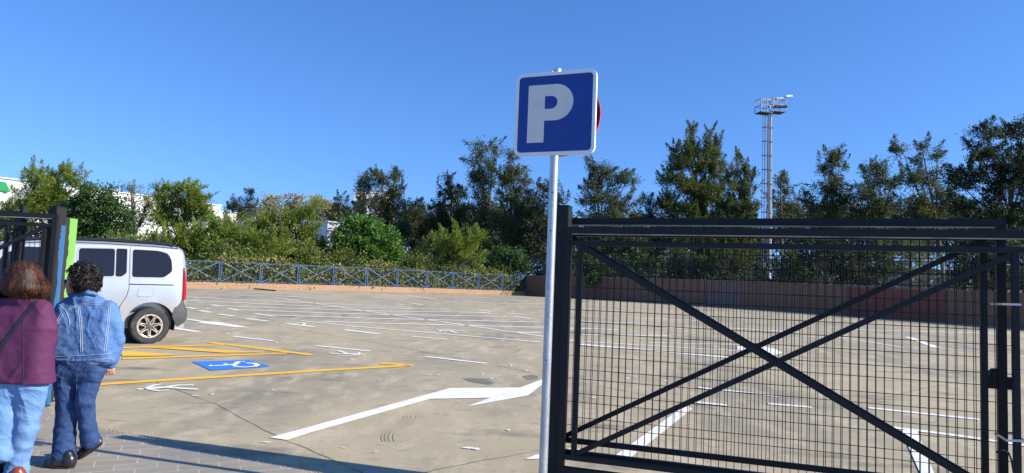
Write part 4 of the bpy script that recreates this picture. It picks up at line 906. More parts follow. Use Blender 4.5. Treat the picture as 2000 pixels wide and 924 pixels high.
for sg in (1, -1):
    w1 = side_panel('side_window', M_trim, [(1.20, 1.185), (.40, 1.185), (.40, 1.735), (1.20, 1.715)], .004, sg=sg, r=.07)
    side_panel('glass', M_glass, [(1.17, 1.215), (.62, 1.215), (.62, 1.705), (1.17, 1.69)], .008, w1, sg, r=.05)
    side_panel('glass', M_glass, [(.598, 1.215), (.50, 1.215), (.425, 1.28), (.425, 1.71), (.598, 1.708)], .008, w1, sg, r=.03)
    w2 = side_panel('side_window', M_trim, [(.36, 1.185), (-.20, 1.185), (-.36, 1.31), (-.345, 1.54), (-.27, 1.68), (-.1, 1.728), (.36, 1.737)], .004, sg=sg, r=.05)
    side_panel('glass', M_glass, [(.335, 1.21), (-.19, 1.21), (-.33, 1.325), (-.317, 1.53), (-.25, 1.655), (-.09, 1.698), (.335, 1.706)], .008, w2, sg, r=.05)
    side_panel('side_window', M_glass, [(2.42, 1.20), (1.36, 1.185), (1.36, 1.69), (1.95, 1.675), (2.22, 1.56)], .005, sg=sg, r=.05)
    side_panel('seam', M_black, [(.384, 1.745), (.374, 1.745), (.374, 1.0), (.41, .86), (.50, .70), (.54, .45), (.551, .45), (.511, .70), (.42, .86), (.384, 1.0)], .0025, sg=sg)
    side_panel('seam', M_black, [(1.30, 1.745), (1.294, 1.745), (1.294, .32), (1.30, .32)], .0025, sg=sg)
    side_panel('seam', M_black, [(.37, 1.070), (-.36, 1.066), (-.36, 1.084), (.37, 1.09)], .003, sg=sg)
    ff = [(.245, .86), (-.02, .86), (-.05, 1.03), (.225, 1.03)]
    fo = side_panel('fuel_flap', M_black if 0 else mat('flap_gap', (.25, .25, .26), .6), ff, .002, sg=sg, r=.03)
    side_panel('flap_panel', M_car, [(.238, .867), (-.013, .867), (-.043, 1.023), (.218, 1.023)], .0045, fo, sg, r=.028)
    side_panel('sill_trim', M_plas, [(2.36, .26), (.42, .26), (.42, .40), (2.36, .40)], .012, sg=sg, r=.03)
    # arch lip
    pts_ = []; inn_ = []
    for k in range(25):
        a = pi*k/24*1.06-.1; pts_.append((.435*cos(a), .335+.435*sin(a))); inn_.append((.393*cos(a), .335+.393*sin(a)))
    for cx in (0, 2.785):
        side_panel('wheel_arch_lip', M_plas if cx else M_plas, [(x+cx, max(z, .26)) for x, z in pts_+inn_[::-1]], .006, sg=sg) if cx else None
# arch liner
for cx in (0, 2.785):
    for sg in (1, -1):
        b = MB(); b.lathe([(.385, -.28), (.385, -.275), (.385, .0)], 32, Matrix.Translation((cx, sg*.62, .335)) @ Matrix.Rotation(pi/2, 4, 'X')) if 0 else None
for cx in (0, 2.785):
    for sg in (1, -1):
        b = MB(); vs = []
        for k in range(33):
            a = -.25+(pi+.5)*k/32
            for yy in (.56, .885): vs.append((cx+.421*cos(a), sg*yy, .335+.421*sin(a)))
        b.add(vs, [(2*k, 2*k+1, 2*k+3, 2*k+2) for k in range(32)]); b.build('arch_liner', M_black, van, smooth=True)
        b = MB(); b.lathe([(.42, -.005), (.42, .005)], 32, Matrix.Translation((cx, sg*.56, .335)) @ Matrix.Rotation(pi/2, 4, 'X')); b.build('arch_liner', M_black, van)
# black roof skin edge, rails
for sg in (1, -1):
    b = MB(); ptsr = [(x, sg*(vw(topz(x)-.12)-.055), topz(x)+.035) for x in np.linspace(-.28, 2.0, 14)]
    ptsr = [(ptsr[0][0]-.06, ptsr[0][1], ptsr[0][2]-.05)]+ptsr+[(ptsr[-1][0]+.08, ptsr[-1][1], ptsr[-1][2]-.06)]
    b.tube(ptsr, .021, 8); b.build('roof_rail', mat('gloss_black', (.012, .013, .016), .2, coat=.5), van, smooth=True)
    b = MB(); vsx = []; xs = list(np.linspace(-.42, 2.15, 20))
    for x in xs: zt = topz(x); y0 = vw(zt-.12); vsx += [(x, sg*(y0-.020), zt-.045), (x, sg*(y0-.115), zt+.014)]
    b.add(vsx, [(2*i, 2*i+1, 2*i+3, 2*i+2) for i in range(len(xs)-1)]); b.build('roof_gutter', MATS['gloss_black'], van)
# rear bumper, tail lights, rear glass
b = MB(); pr_ = []
for z, xo, yo in ((.30, -.58, .86), (.38, -.70, .885), (.50, -.745, .90), (.60, -.74, .90), (.66, -.69, .895), (.80, -.67, .885)):
    pr_.append([(-.32, yo, z), (-.50, yo, z), (xo+.08, yo-.01, z), (xo+.02, yo-.08, z), (xo, yo-.22, z), (xo, 0, z), (xo, -yo+.22, z), (xo+.02, -yo+.08, z), (xo+.08, -yo+.01, z), (-.50, -yo, z), (-.32, -yo, z)])
vs = [q for r_ in pr_ for q in r_]; k = 11; fs = [(i*k+j, i*k+j+1, (i+1)*k+j+1, (i+1)*k+j) for i in range(5) for j in range(10)]
# keep clear of the wheel arch
vs = [(min(x, -.418 if z < .5 else -.36-(z-.5)*.2) if abs(y) > .8 else x, y*1.018, z) for x, y, z in vs]
fs += [tuple(range(k)), tuple(5*k+j for j in range(k))[::-1]]
b.add(vs, fs); b.build('rear_bumper', M_plas, van, smooth=True)
for sg in (1, -1):
    b = MB(); vs = []; tz = [(.80, -.585, -.705), (.92, -.58, -.705), (1.1, -.58, -.70), (1.25, -.585, -.69), (1.36, -.59, -.67), (1.40, -.60, -.65)]
    for z, xa, xb in tz: vs += [(xa, sg*(vw(z)*.985+.006), z), (xb+.05, sg*(vw(z)*.93+.006), z), (xb, sg*(vw(z)*.84), z), (xb+.10, sg*(vw(z)*.80), z)]
    fs = [(i*4+j, i*4+(j+1) % 4, (i+1)*4+(j+1) % 4, (i+1)*4+j) for i in range(5) for j in range(4)]+[(0, 1, 2, 3), (23, 22, 21, 20)]
    b.add(vs, fs); b.build('tail_light', M_tail, van, smooth=True)
b = MB(); b.prism([(-.70, 1.12), (.70, 1.12), (.64, 1.60), (-.64, 1.60)], -.02, .01, Matrix.Translation((-.668, 0, .0)) @ Matrix(((0, 0, -1, 0), (1, 0, 0, 0), (0, 1, 0, 0), (0, 0, 0, 1)))); b.build('rear_window', M_glass, van)
b = MB(); b.add([(3.10, -.72, 1.135), (3.10, .72, 1.135), (2.32, .66, 1.70), (2.32, -.66, 1.70)], [(0, 1, 2, 3)])
for i_ in range(4): pass
vv = [Vector(v_) for v_ in b.v]; nn_ = (vv[1]-vv[0]).cross(vv[3]-vv[0]).normalized(); nn_ = nn_ if nn_.z > 0 else -nn_
b = MB(); b.add([v_+nn_*.03 for v_ in vv]+[v_-nn_*.01 for v_ in vv], [(0, 1, 2, 3), (7, 6, 5, 4), (0, 1, 5, 4), (1, 2, 6, 5), (2, 3, 7, 6), (3, 0, 4, 7)]); b.build('windscreen', M_glass, van)
for sg in (1, -1):
    b = MB(); b.lathe([(.06, -.06), (.10, -.04), (.10, .05), (.07, .07)], 14, Matrix.Translation((2.20, sg*1.02, 1.16)) @ Matrix.Diagonal((.8, 1, 1.2, 1)) @ Matrix.Rotation(pi/2, 4, 'Y')); b.build('wing_mirror', M_plas, van, smooth=True)
    b = MB(); b.prism([(3.40, .70), (3.62, .72), (3.60, .88), (3.30, .92)], .60, .80 if 1 else 0, Matrix(((1, 0, 0, 0), (0, 0, sg, 0), (0, 1, 0, 0), (0, 0, 0, 1)))); b.build('headlight', mat('headlight_glass', (.5, .5, .52), .1), van)
for o_ in van.children:
    if o_.name.split('.')[0] in ('body', 'rear_bumper', 'tail_light', 'rear_window', 'roof_gutter', 'roof_rail'):
        for v_ in o_.data.vertices:
            if v_.co.x < -.42: v_.co.x = -.42+(v_.co.x+.42)*.72
            if o_.name.startswith('tail_light'): v_.co.x += .0
# wheels
def wheel(cx, sg):
    M = Matrix.Translation((cx, sg*.80, .327)) @ Matrix.Rotation(-sg*pi/2, 4, 'X')   # local z points outward
    b = MB(); b.lathe([(.205, -.11), (.30, -.11), (.322, -.085), (.327, -.05), (.327, .05), (.322, .085), (.300, .105), (.235, .108), (.215, .10), (.21, .02)], 48, M)
    wo = b.build('wheel', M_rub, van, smooth=True)
    b = MB(); b.lathe([(.212, .02), (.212, .03), (.05, .035)], 32, M); b.build('brake_disc', M_black, wo)
    b = MB(); cN = 40
    ring_prism(b, [(.216*cos(2*pi*k/cN), .216*sin(2*pi*k/cN)) for k in range(cN)], [(.197*cos(2*pi*k/cN), .197*sin(2*pi*k/cN)) for k in range(cN)], .05, .104, M); b.build('rim', M_alloy, wo, smooth=True)
    for q in range(7):
        a0 = 2*pi*q/7+.2; pts = []
        for (r_, da) in ((.058, 0), (.085, -.24), (.13, -.34), (.175, -.38), (.193, -.28), (.20, 0), (.193, .28), (.175, .38), (.13, .34), (.085, .24)):
            pts.append(M @ Vector((r_*cos(a0+da), r_*sin(a0+da), .092-.02*(1-r_/.2))))
        b = MB(); b.tube(pts, .0105, 6, closed=True); b.build('spoke', M_alloy, wo, smooth=True)
    b = MB(); b.lathe([(.055, .04), (.055, .088), (.03, .094)], 20, M); b.build('hub_cap', mat('hub_grey', (.12, .11, .10), .4, .5), wo, smooth=True)
for cx in (0, 2.785):
    for sg in (1, -1): wheel(cx, sg)
b = MB(); b.box((-.3, -.55, .2), (3.2, .55, .34)); b.build('underbody', M_black, van)
# ------------------------------------------------------------------ implicit surfaces for the walkers
def surfnet(f, org_, h):
    s = f < 0; nx, ny, nz = f.shape
    c = np.zeros((nx-1, ny-1, nz-1), np.uint8)
    offs = [(i, j, k) for i in (0, 1) for j in (0, 1) for k in (0, 1)]
    for (i, j, k) in offs: c += s[i:nx-1+i, j:ny-1+j, k:nz-1+k]
    act = (c > 0) & (c < 8); I = np.argwhere(act); idx = -np.ones(act.shape, np.int64); idx[act] = np.arange(len(I))
    P = np.zeros((len(I), 3)); cnt = np.zeros(len(I))
    for a in offs:
        for ax in range(3):
            if a[ax] == 1: continue
            bq = list(a); bq[ax] = 1
            fa = f[I[:, 0]+a[0], I[:, 1]+a[1], I[:, 2]+a[2]]; fb = f[I[:, 0]+bq[0], I[:, 1]+bq[1], I[:, 2]+bq[2]]
            m = (fa < 0) != (fb < 0); t = np.where(m, fa/np.where(m, fa-fb, 1), 0)
            p = I+np.array(a, float); p[:, ax] += t; P += p*m[:, None]; cnt += m
    P = org_+(P/cnt[:, None])*h; Q = []
    for ax in range(3):
        o1, o2 = [(1, 2), (2, 0), (0, 1)][ax]
        sl0 = [slice(1, -1)]*3; sl0[ax] = slice(0, -1); sl1 = list(sl0); sl1[ax] = slice(1, None)
        A_, B_ = s[tuple(sl0)], s[tuple(sl1)]; E_ = np.argwhere(A_ != B_)
        if not len(E_): continue
        flip = A_[E_[:, 0], E_[:, 1], E_[:, 2]]
        base_ = E_+1; base_[:, ax] -= 1
        def cell(d1, d2): q = base_.copy(); q[:, o1] -= d1; q[:, o2] -= d2; return idx[q[:, 0], q[:, 1], q[:, 2]]
        q = np.stack([cell(1, 1), cell(0, 1), cell(0, 0), cell(1, 0)], 1); q[~flip] = q[~flip][:, ::-1]; Q.append(q)
    Q = np.concatenate(Q); return P, Q[(Q >= 0).all(1)]
class SDF:
    def __init__(s, h): s.pr = []; s.h = h; s.disp = None; s.cuts = []
    def cap(s, a, b, ra, rb=None, k=.02): s.pr.append(('c', np.array(a, float), np.array(b, float), ra, rb if rb is not None else ra, k)); return s
    def ell(s, c, r, k=.02, R=None): s.pr.append(('e', np.array(c, float), np.array(r, float), R, None, k)); return s
    def chain(s, pts, rs, k=.02):
        for i in range(len(pts)-1): s.cap(pts[i], pts[i+1], rs[i], rs[i+1], k)
        return s
    def cut(s, p, n): s.cuts.append((np.array(p, float), np.array(n, float)/np.linalg.norm(n))); return s
    def mesh(s, name, m, parent, root, smooth=True):
        lo = np.full(3, 1e9); hi = -lo
        for q in s.pr:
            if q[0] == 'c': r = max(q[3], q[4]); lo = np.minimum(lo, np.minimum(q[1], q[2])-r); hi = np.maximum(hi, np.maximum(q[1], q[2])+r)
            else: r = q[2].max(); lo = np.minimum(lo, q[1]-r); hi = np.maximum(hi, q[1]+r)
        lo -= s.h*3+.02; hi += s.h*3+.02; N = np.ceil((hi-lo)/s.h).astype(int)
        ax = [lo[i]+np.arange(N[i])*s.h for i in range(3)]; f = np.full(N, .2, np.float32)
        for q in s.pr:
            if q[0] == 'c': r = max(q[3], q[4])+.06; l2 = np.minimum(q[1], q[2])-r; h2 = np.maximum(q[1], q[2])+r
            else: r = q[2].max()+.06; l2 = q[1]-r; h2 = q[1]+r
            i0 = np.maximum(((l2-lo)/s.h).astype(int), 0); i1 = np.minimum(((h2-lo)/s.h).astype(int)+2, N)
            sl_ = tuple(slice(i0[i], i1[i]) for i in range(3)); X, Y, Z = np.meshgrid(*[ax[i][sl_[i]] for i in range(3)], indexing='ij')
            if q[0] == 'c':
                a, b_, ra, rb, k = q[1:]; d = b_-a; L2 = d@d+1e-12; t = np.clip(((X-a[0])*d[0]+(Y-a[1])*d[1]+(Z-a[2])*d[2])/L2, 0, 1)
                v = np.sqrt((X-a[0]-d[0]*t)**2+(Y-a[1]-d[1]*t)**2+(Z-a[2]-d[2]*t)**2)-(ra+(rb-ra)*t)
            else:
                c, r_, R_, _, k = q[1:]; P_ = np.stack([X-c[0], Y-c[1], Z-c[2]], -1)
                if R_ is not None: P_ = P_ @ R_
                kk = np.sqrt(((P_/r_)**2).sum(-1)); k2 = np.sqrt(((P_/(r_*r_))**2).sum(-1))+1e-9; v = kk*(kk-1)/k2
            g = f[sl_]; hh = np.clip(.5+.5*(g-v)/k, 0, 1); f[sl_] = g*(1-hh)+v*hh-k*hh*(1-hh)
        X, Y, Z = np.meshgrid(*ax, indexing='ij')
        if s.disp is not None: f = f+s.disp(X-root[0], Y-root[1], Z-root[2])
        for p, n_ in s.cuts: f = np.maximum(f, (X-p[0])*n_[0]+(Y-p[1])*n_[1]+(Z-p[2])*n_[2])
        f[[0, -1]] = .2; f[:, [0, -1]] = .2; f[:, :, [0, -1]] = .2
        P_, Q_ = surfnet(f, lo, s.h); o = np_mesh(name, P_-root, Q_, m, parent, smooth); return o
M_skin = mat('skin', (.48, .27, .19), .5, noise=[(30, (.42, .22, .15), .45, .7, U1)])
M_denim = mat('jacket_denim', (.070, .155, .345), .85, noise=[(9, (.115, .22, .43), .42, .66, U1), (3.5, (.04, .10, .24), .5, .75, U1), (160, (.17, .29, .52), .5, .78, (1, 1, .35))], bump=.35, bscale=13, bdist=.03, dist=2, spec=.12)
M_jeans = mat('dark_jeans_denim', (.028, .058, .15), .85, noise=[(7, (.045, .09, .21), .45, .7, (1, 1, .35)), (120, (.08, .13, .26), .52, .8, (1, 1, .3))], bump=.35, bscale=13, bdist=.03, dist=2, spec=.12)
M_ljeans = mat('light_jeans_denim', (.125, .24, .46), .85, noise=[(8, (.175, .31, .54), .42, .66, (1, 1, .25)), (3, (.12, .235, .46), .5, .75, (1, 1, .4)), (140, (.28, .42, .62), .55, .8, (1, 1, .3))], bump=.3, bscale=12, bdist=.03, dist=2, spec=.12)
M_coat = mat('purple_coat_cloth', (.085, .020, .066), .75, noise=[(5, (.10, .026, .078), .45, .7, U1)], bump=.16, bscale=7, bdist=.03, dist=2, spec=.25)
M_hairb = mat('auburn_hair', (.016, .006, .004), .55, noise=[(24, (.075, .024, .010), .44, .58, (1, 1, .12)), (60, (.15, .055, .022), .52, .66, (1, 1, .08)), (45, (.008, .004, .003), .52, .62, (1, 1, .1))], spec=.3)
M_hairk = mat('black_hair', (.007, .005, .005), .5, spec=.25)
M_shoe = mat('black_shoe_leather', (.012, .012, .013), .3, coat=.3); M_bshoe = mat('brown_shoe_leather', (.20, .045, .02), .35); M_strap = mat('bag_strap', (.02, .02, .022), .45)
M_thread = mat('pale_thread', (.42, .46, .50), .8)
def vert_dir(): return np.array([0, 0, 1.])
def shoe(name, m, parent, root, toe, heel, up_, w=.044, sole=M_black):
    """toe and heel are points on the sole"""
    toe, heel, up_ = map(lambda q: np.array(q, float), (toe, heel, up_)); d = toe-heel; L = np.linalg.norm(d); d /= L; up_ = up_-d*(up_@d); up_ /= np.linalg.norm(up_); sd_ = np.cross(d, up_)
    P = lambda u, h, l=0: heel+d*L*u+up_*h+sd_*l
    s = SDF(.006); s.cap(P(.10, .045), P(.12, .075), .038, .040, .02).cap(P(.12, .05), P(.55, .045), .040, w, .03).cap(P(.55, .042), P(.85, .036), w, .036, .03).cap(P(.14, .07), P(.20, .11), .042, .040, .02).cut(P(.5, .012), -up_)
    o = s.mesh(name, m, parent, root)
    s = SDF(.006); s.cap(P(.12, .016), P(.5, .014), .040, w+.003, .02).cap(P(.5, .014), P(.86, .014), w+.003, .036, .02).cut(P(.5, .018), up_).cut(P(.5, 0), -up_)
    s.mesh('sole', sole, o, root); return o
def fingers(s, base, across, down, curl, L=.075, r=.0085, thumb=None):
    """four unequal fingers rooted along 'across', bending toward 'curl'"""
    base, across, down, curl = map(lambda q: np.array(q, float), (base, across, down, curl))
    for q, fl_ in enumerate((.92, 1.06, 1.0, .80)):
        b0 = base+across*(q-1.5)/1.5; l = L*fl_
        p1 = b0+down*l*.42+curl*l*.10; p2 = p1+down*l*.08+curl*l*.34; p3 = p2-down*l*.20+curl*l*.12
        s.chain([b0-down*.012, b0+down*.006, p1, p2, p3], [r, r*1.12, r*1.02, r*.95, r*.8], .0035)
    if thumb is not None: s.chain([np.array(t) for t in thumb], [.013, .0115, .0105, .009], .008)
    return s
def stitch(name, pix, target, root, parent, r=.0019, m=M_thread, push=.0015):
    """a seam laid on a garment's surface: pixels of the photograph are only where it runs"""
    dgm = target.data; bvh = BVHTree.FromPolygons([v.co for v in dgm.vertices], [p.vertices for p in dgm.polygons]); pts = []
    for i in range(len(pix)-1):
        for k in range(8):
            t = k/8; q = ((pix[i][0]*(1-t)+pix[i+1][0]*t), (pix[i][1]*(1-t)+pix[i+1][1]*t)); d = Vector(ray(*q)).normalized(); hit = bvh.ray_cast(Vector(CC-root), d)
            if hit[0] is not None: pts.append(hit[0]+hit[1]*push if hit[1].dot(d) < 0 else hit[0]-hit[1]*push)
    if len(pts) > 2: b = MB(); b.tube(pts, r, 5); return b.build(name, m, parent, smooth=True)
def folds(amp, specs):
    def f(X, Y, Z):
        v = 0
        for (kx, ky, kz, ph, a) in specs: v = v+a*np.sin(kx*X+ky*Y+kz*Z+ph+1.3*np.sin(.35*(ky*X+kz*Y+kx*Z)+ph))
        return amp*v
    return f

def creases(base_f, amp, specs):
    def f(X, Y, Z):
        v = base_f(X, Y, Z)
        for (kx, ky, kz, ph, wr) in specs:
            u = kx*X+ky*Y+kz*Z+ph+wr*np.sin(7*X+11*Z+ph)+.6*wr*np.sin(19*Z-13*X+2*ph)
            v = v-amp*(1-np.abs(np.sin(u)))**3*(.5+.5*np.sin(9*Z+5*X+3*ph))
        return v
    return f
def stack(sd_, rows, fn_, off=0, n=14, k=.03, sub_=180):
    rows = [tuple(q[:4]) for q in rows]; ys = [q[2] for q in rows]
    for y in np.linspace(ys[0], ys[-1], n):
        x0, x1, r_ = (float(np.interp(y, ys, [q[i] for q in rows])) for i in (0, 1, 3)); sd_.cap(fn_(x0+r_*sub_, y), fn_(x1-r_*sub_, y), r_, r_, k)
# ---- walker in the denim jacket
D0 = 5.55; q = at(110, 912); R1 = np.array([q[0]+.12, 5.6, G(5.6)])
p1_ = empty('person', R1, 0, 'curly dark haired walker in blue denim jacket, jeans and black shoes, wearing sunglasses', 'person', 'two people walking arm in arm')
w_ = lambda x, y, d=0.: wp(x, y, D0+d)
hip = w_(163, 712); kn_f = w_(131, 805, .03); an_f = w_(126, 893, .10); kn_b = w_(165, 782, .0); an_b = w_(178, 862, .16)
fl_heel = at(142, 916); fl_toe = at(84, 914)
bt = at(156, 900); b_toe = np.array([bt[0], bt[1], G(bt[1])+.01]); b_heel = w_(196, 868, .22)
body = SDF(.007)
body.ell(w_(155, 545), (.078, .096, .108), .02); body.ell(w_(146, 556, .02), (.058, .07, .075), .02)      # skull, face
body.cap(w_(129, 553, .03), w_(127.5, 556, .03), .010, .012, .012)                                   # nose
body.cap(w_(133, 566, .03), w_(131, 567, .03), .012, .009, .012); body.cap(w_(137, 575, .02), w_(134, 574, .02), .018, .014, .02)
body.ell(w_(160, 555, -.075), (.010, .012, .026), .006)
body.chain([w_(156, 565), w_(162, 590, .01)], [.05, .058], .02)
for (x0, x1, y, r) in ((140, 203, 610, .045), (138, 200, 640, .055), (138, 195, 672, .055), (138, 186, 700, .055), (138, 182, 722, .06)): body.cap(w_(x0+12, y), w_(x1-12, y), r, r, .05)
body.chain([w_(122, 608), w_(108, 655, .08), w_(96, 692, .30)], [.045, .037, .026]).chain([w_(216, 610), w_(230, 662, .01), w_(216, 708, .06)], [.047, .038, .026])
body.chain([w_(138, 722), kn_f, an_f], [.072, .050, .036]).chain([w_(176, 722, .02), kn_b, an_b], [.072, .050, .036])
pal = w_(212, 720, .06); body.cap(w_(214, 710, .06), pal, .024, .030, .015).cap(w_(206, 721, .055), w_(219, 720, .065), .020, .021, .012)
fingers(body, w_(212.5, 725, .055), (w_(222, 724, .065)-w_(204, 725, .045))/2, np.array([0, 0, -1.]), np.array([-.25, .9, .2]), .062, .0085,
        [w_(205, 716, .05), w_(201, 722, .065), w_(202, 728, .085), w_(206, 731, .095)])
lh = w_(95, 699, .33); body.cap(w_(96, 694, .30), lh, .022, .028, .015); fingers(body, lh+np.array([0, 0, -.012]), np.array([.026, .0, .0]), np.array([-.6, .3, -.6]), np.array([-.4, .6, -.4]), .06, .0085, [lh+np.array([.0, -.01, 0]), lh+np.array([.02, .02, -.015]), lh+np.array([.01, .045, -.02]), lh+np.array([-.01, .06, -.025])])
for a, c in ((fl_heel, fl_toe), (b_heel, b_toe)):
    a = np.array(a); c = np.array(c); body.cap(a*.8+c*.2+np.array([0, 0, .05]), a*.25+c*.75+np.array([0, 0, .032]), .03, .025, .02)
body.cap(an_f, np.array(fl_heel)*.85+np.array(fl_toe)*.15+np.array([0, 0, .05]), .034, .03, .02).cap(an_b, b_heel*.8+b_toe*.2+np.array([0, 0, .05]), .034, .03, .02)
bo = body.mesh('body', M_skin, p1_, R1)
jk = SDF(.008)
stack(jk, ((122, 218, 598, .042), (115, 223, 612, .070), (114, 222, 640, .088), (112, 222, 668, .094), (110, 224, 692, .096)), w_)
jk.chain([w_(136, 591), w_(150, 583, -.02), w_(170, 581, -.02), w_(192, 590)], [.040, .042, .042, .040], .04)
jk.chain([w_(122, 604), w_(109, 648, .06), w_(101, 684, .22)], [.054, .050, .044], .018)
jk.chain([w_(214, 604), w_(226, 638, .0), w_(230, 664, .01), w_(219, 703, .05)], [.058, .055, .050, .044], .014)
jk.cut(w_(165, 701), (0, 0, -1))
jk.cuts = []
jk.disp = folds(.0011, [(15, 8, 62, .3, 1), (58, 6, 29, 1.7, .8), (80, 12, -64, .5, .5), (29, 4, 110, 2.2, .5)])
jk.disp = creases(jk.disp, .0065, [(16, 4, 34, .4, 1.1), (-22, 5, 26, 2.1, 1.2), (30, 0, 6, 1.0, .8)])
jo = jk.mesh('denim_jacket', M_denim, p1_, R1)
# hem band, collar, cuff
hb = SDF(.007); hb.cap(w_(127, 703), w_(203, 698), .100, .100, .02).cut(w_(165, 694), (0, 0, 1)).cut(w_(165, 704.5), (0, 0, -1)); hb.mesh('waistband', M_denim, jo, R1)
cl = SDF(.006); cl.chain([w_(137, 580, -.02), w_(152, 573, -.06), w_(170, 570, -.07), w_(187, 575, -.04)], [.016, .017, .017, .016], .02); cl.mesh('collar', M_denim, jo, R1)
cf = SDF(.006); cf.cap(w_(220.5, 698, .047), w_(217, 711, .055), .043, .040, .01); cf.mesh('cuff', M_denim, jo, R1)
for pts in ([(133, 603), (150, 595), (175, 592), (200, 592), (219, 597)], [(133, 606), (150, 598), (175, 595), (200, 595), (219, 600)],
            [(152, 598), (156, 630), (157, 660), (158, 692)], [(155.5, 598), (159.5, 630), (160.5, 660), (161.5, 692)], [(216, 600), (212, 640), (206, 692)], [(212, 600), (208.5, 640), (202.5, 692)],
            [(112, 592), (128, 606), (135, 622), (137, 636)], [(104, 664), (113, 630), (125, 612)], [(101, 660), (110, 628), (121, 610)],
            [(106, 696.5), (165, 694.5), (223, 690)], [(106, 704), (165, 703), (223, 699)], [(127, 578), (150, 569), (172, 566), (190, 570)]):
    stitch('seam_stitching', pts, jo, R1, jo)
b = MB(); bp1 = w_(134, 699, -.118); b.tube([Vector(bp1-R1)+Vector((0, -.004, 0)), Vector(bp1-R1)+Vector((0, .004, 0))], .008, 12); b.build('button', M_trim, jo, smooth=True)
# blouse edge under the jacket
bl_ = SDF(.007); bl_.cap(w_(128, 707), w_(192, 702), .092, .092, .02).cut(w_(165, 699), (0, 0, 1)).cut(w_(110, 713), w_(110, 720)-w_(200, 600)); bl_.cuts = [bl_.cuts[0], (w_(165, 709), np.array([0, 0, -1.]))]
bl_.mesh('blouse_hem', mat('pale_pink_cloth', (.62, .50, .48), .8), p1_, R1)
je = SDF(.008)
je.cap(w_(132, 698), w_(184, 694), .088, .088, .03).cap(w_(130, 714), w_(184, 710), .090, .090, .03).cap(w_(131, 728), w_(180, 726), .090, .088, .03)
je.chain([w_(129, 728), kn_f+np.array([0, 0, .02]), w_(126, 850, .06), w_(125, 897, .09)], [.088, .076, .074, .084], .015)
je.chain([w_(178, 728, .02), kn_b, w_(171, 830, .08), w_(176, 858, .14)], [.086, .066, .060, .070], .015)
je.cut(w_(126, 903, .09), (0, 0, -1)).cut(w_(176, 862, .14), (w_(176, 866, .16)-w_(160, 800, 0))); je.cuts = je.cuts[:1]
je.disp = folds(.0013, [(12, 3, 66, .3, 1), (52, 6, 32, 1.7, .6), (22, 30, 95, .5, .6)])
je.disp = creases(je.disp, .0060, [(12, 9, 44, .4, 1.3), (-26, 8, 30, 2.1, 1.2), (34, 6, 5, .7, .9)])
jo2 = je.mesh('jeans', M_jeans, p1_, R1)
for pts in ([(140, 713), (146, 719), (158, 720), (168, 712)], [(182, 711), (186, 717), (193, 716)], [(150, 730), (150, 780), (148, 840), (147, 890)]): stitch('seam_stitching', pts, jo2, R1, jo2, .0014, mat('dark_thread', (.10, .12, .18), .8))
shoe('shoe', M_shoe, p1_, R1, fl_toe, fl_heel, (0, 0, 1)); shoe('shoe', M_shoe, p1_, R1, b_toe, b_heel, (-.3, .1, 1))
# curly hair: many small locks over the skull
hr = SDF(.006); hc = w_(165, 541, -.0); rg = np.random.default_rng(2)
hr.ell(hc, (.092, .104, .098), .02); hr.ell(w_(166, 556, -.02), (.085, .09, .07), .02)
for i in range(420):
    d = rg.normal(size=3); d /= np.linalg.norm(d)
    if d[0] < -.35 and d[2] < .30: continue
    if d[2] < -.75: continue
    q = hc+d*np.array([.105, .115, .108])*rg.uniform(.93, 1.06)+(np.array([.012, -.01, -.02]) if d[2] < -.2 else 0); hr.cap(q, q+rg.normal(size=3)*.009, rg.uniform(.009, .015), .010, .004)
hro = hr.mesh('hair', M_hairk, p1_, R1)
rr = random.Random(6); b = MB()
for i in range(900):
    d = Vector((rr.gauss(0, 1), rr.gauss(0, 1), rr.gauss(0, 1))).normalized()
    if (d.x < -.35 and d.z < .30) or d.z < -.8: continue
    c = Vector(hc-R1)+Vector((d.x*.112, d.y*.122, d.z*.116))*rr.uniform(.96, 1.10); 
    if d.z < -.2: c += Vector((.012, -.01, -.02))
    u = d.orthogonal().normalized(); v2 = d.cross(u); ph = rr.uniform(0, 6); rd = rr.uniform(.006, .013); dr = Vector((rr.gauss(0, .5), rr.gauss(0, .5), -.8)).normalized()*.018
    b.tube([c+(u*cos(ph+k*1.1)+v2*sin(ph+k*1.1))*rd+dr*(k/6)+d*.003*k/6 for k in range(7)], [.0026]*6+[.001], 4)
b.build('hair_curls', leafmat('curl_black', (.006, .004, .004), (.030, .020, .016), .0, .45), hro, smooth=True)
b = MB()
gl_ = lambda x, y, d: Vector(w_(x, y, d)-R1)
b.tube([gl_(134, 549, -.055), gl_(146, 550, -.088), gl_(158, 552, -.085)], .0035, 6); sg_o = b.build('sunglasses', M_black, p1_, smooth=True)
s = SDF(.004); s.ell(w_(130.5, 550, -.025), (.011, .026, .020), .004); s.mesh('lens', M_glass, sg_o, R1); s = SDF(.004); s.ell(w_(129, 550, .055), (.011, .024, .019), .004); s.mesh('lens', M_glass, sg_o, R1)
s = SDF(.003); s.ell(w_(131.5, 570, .03), (.006, .018, .005), .004); s.mesh('lips', mat('lip', (.35, .10, .09), .4), bo, R1)

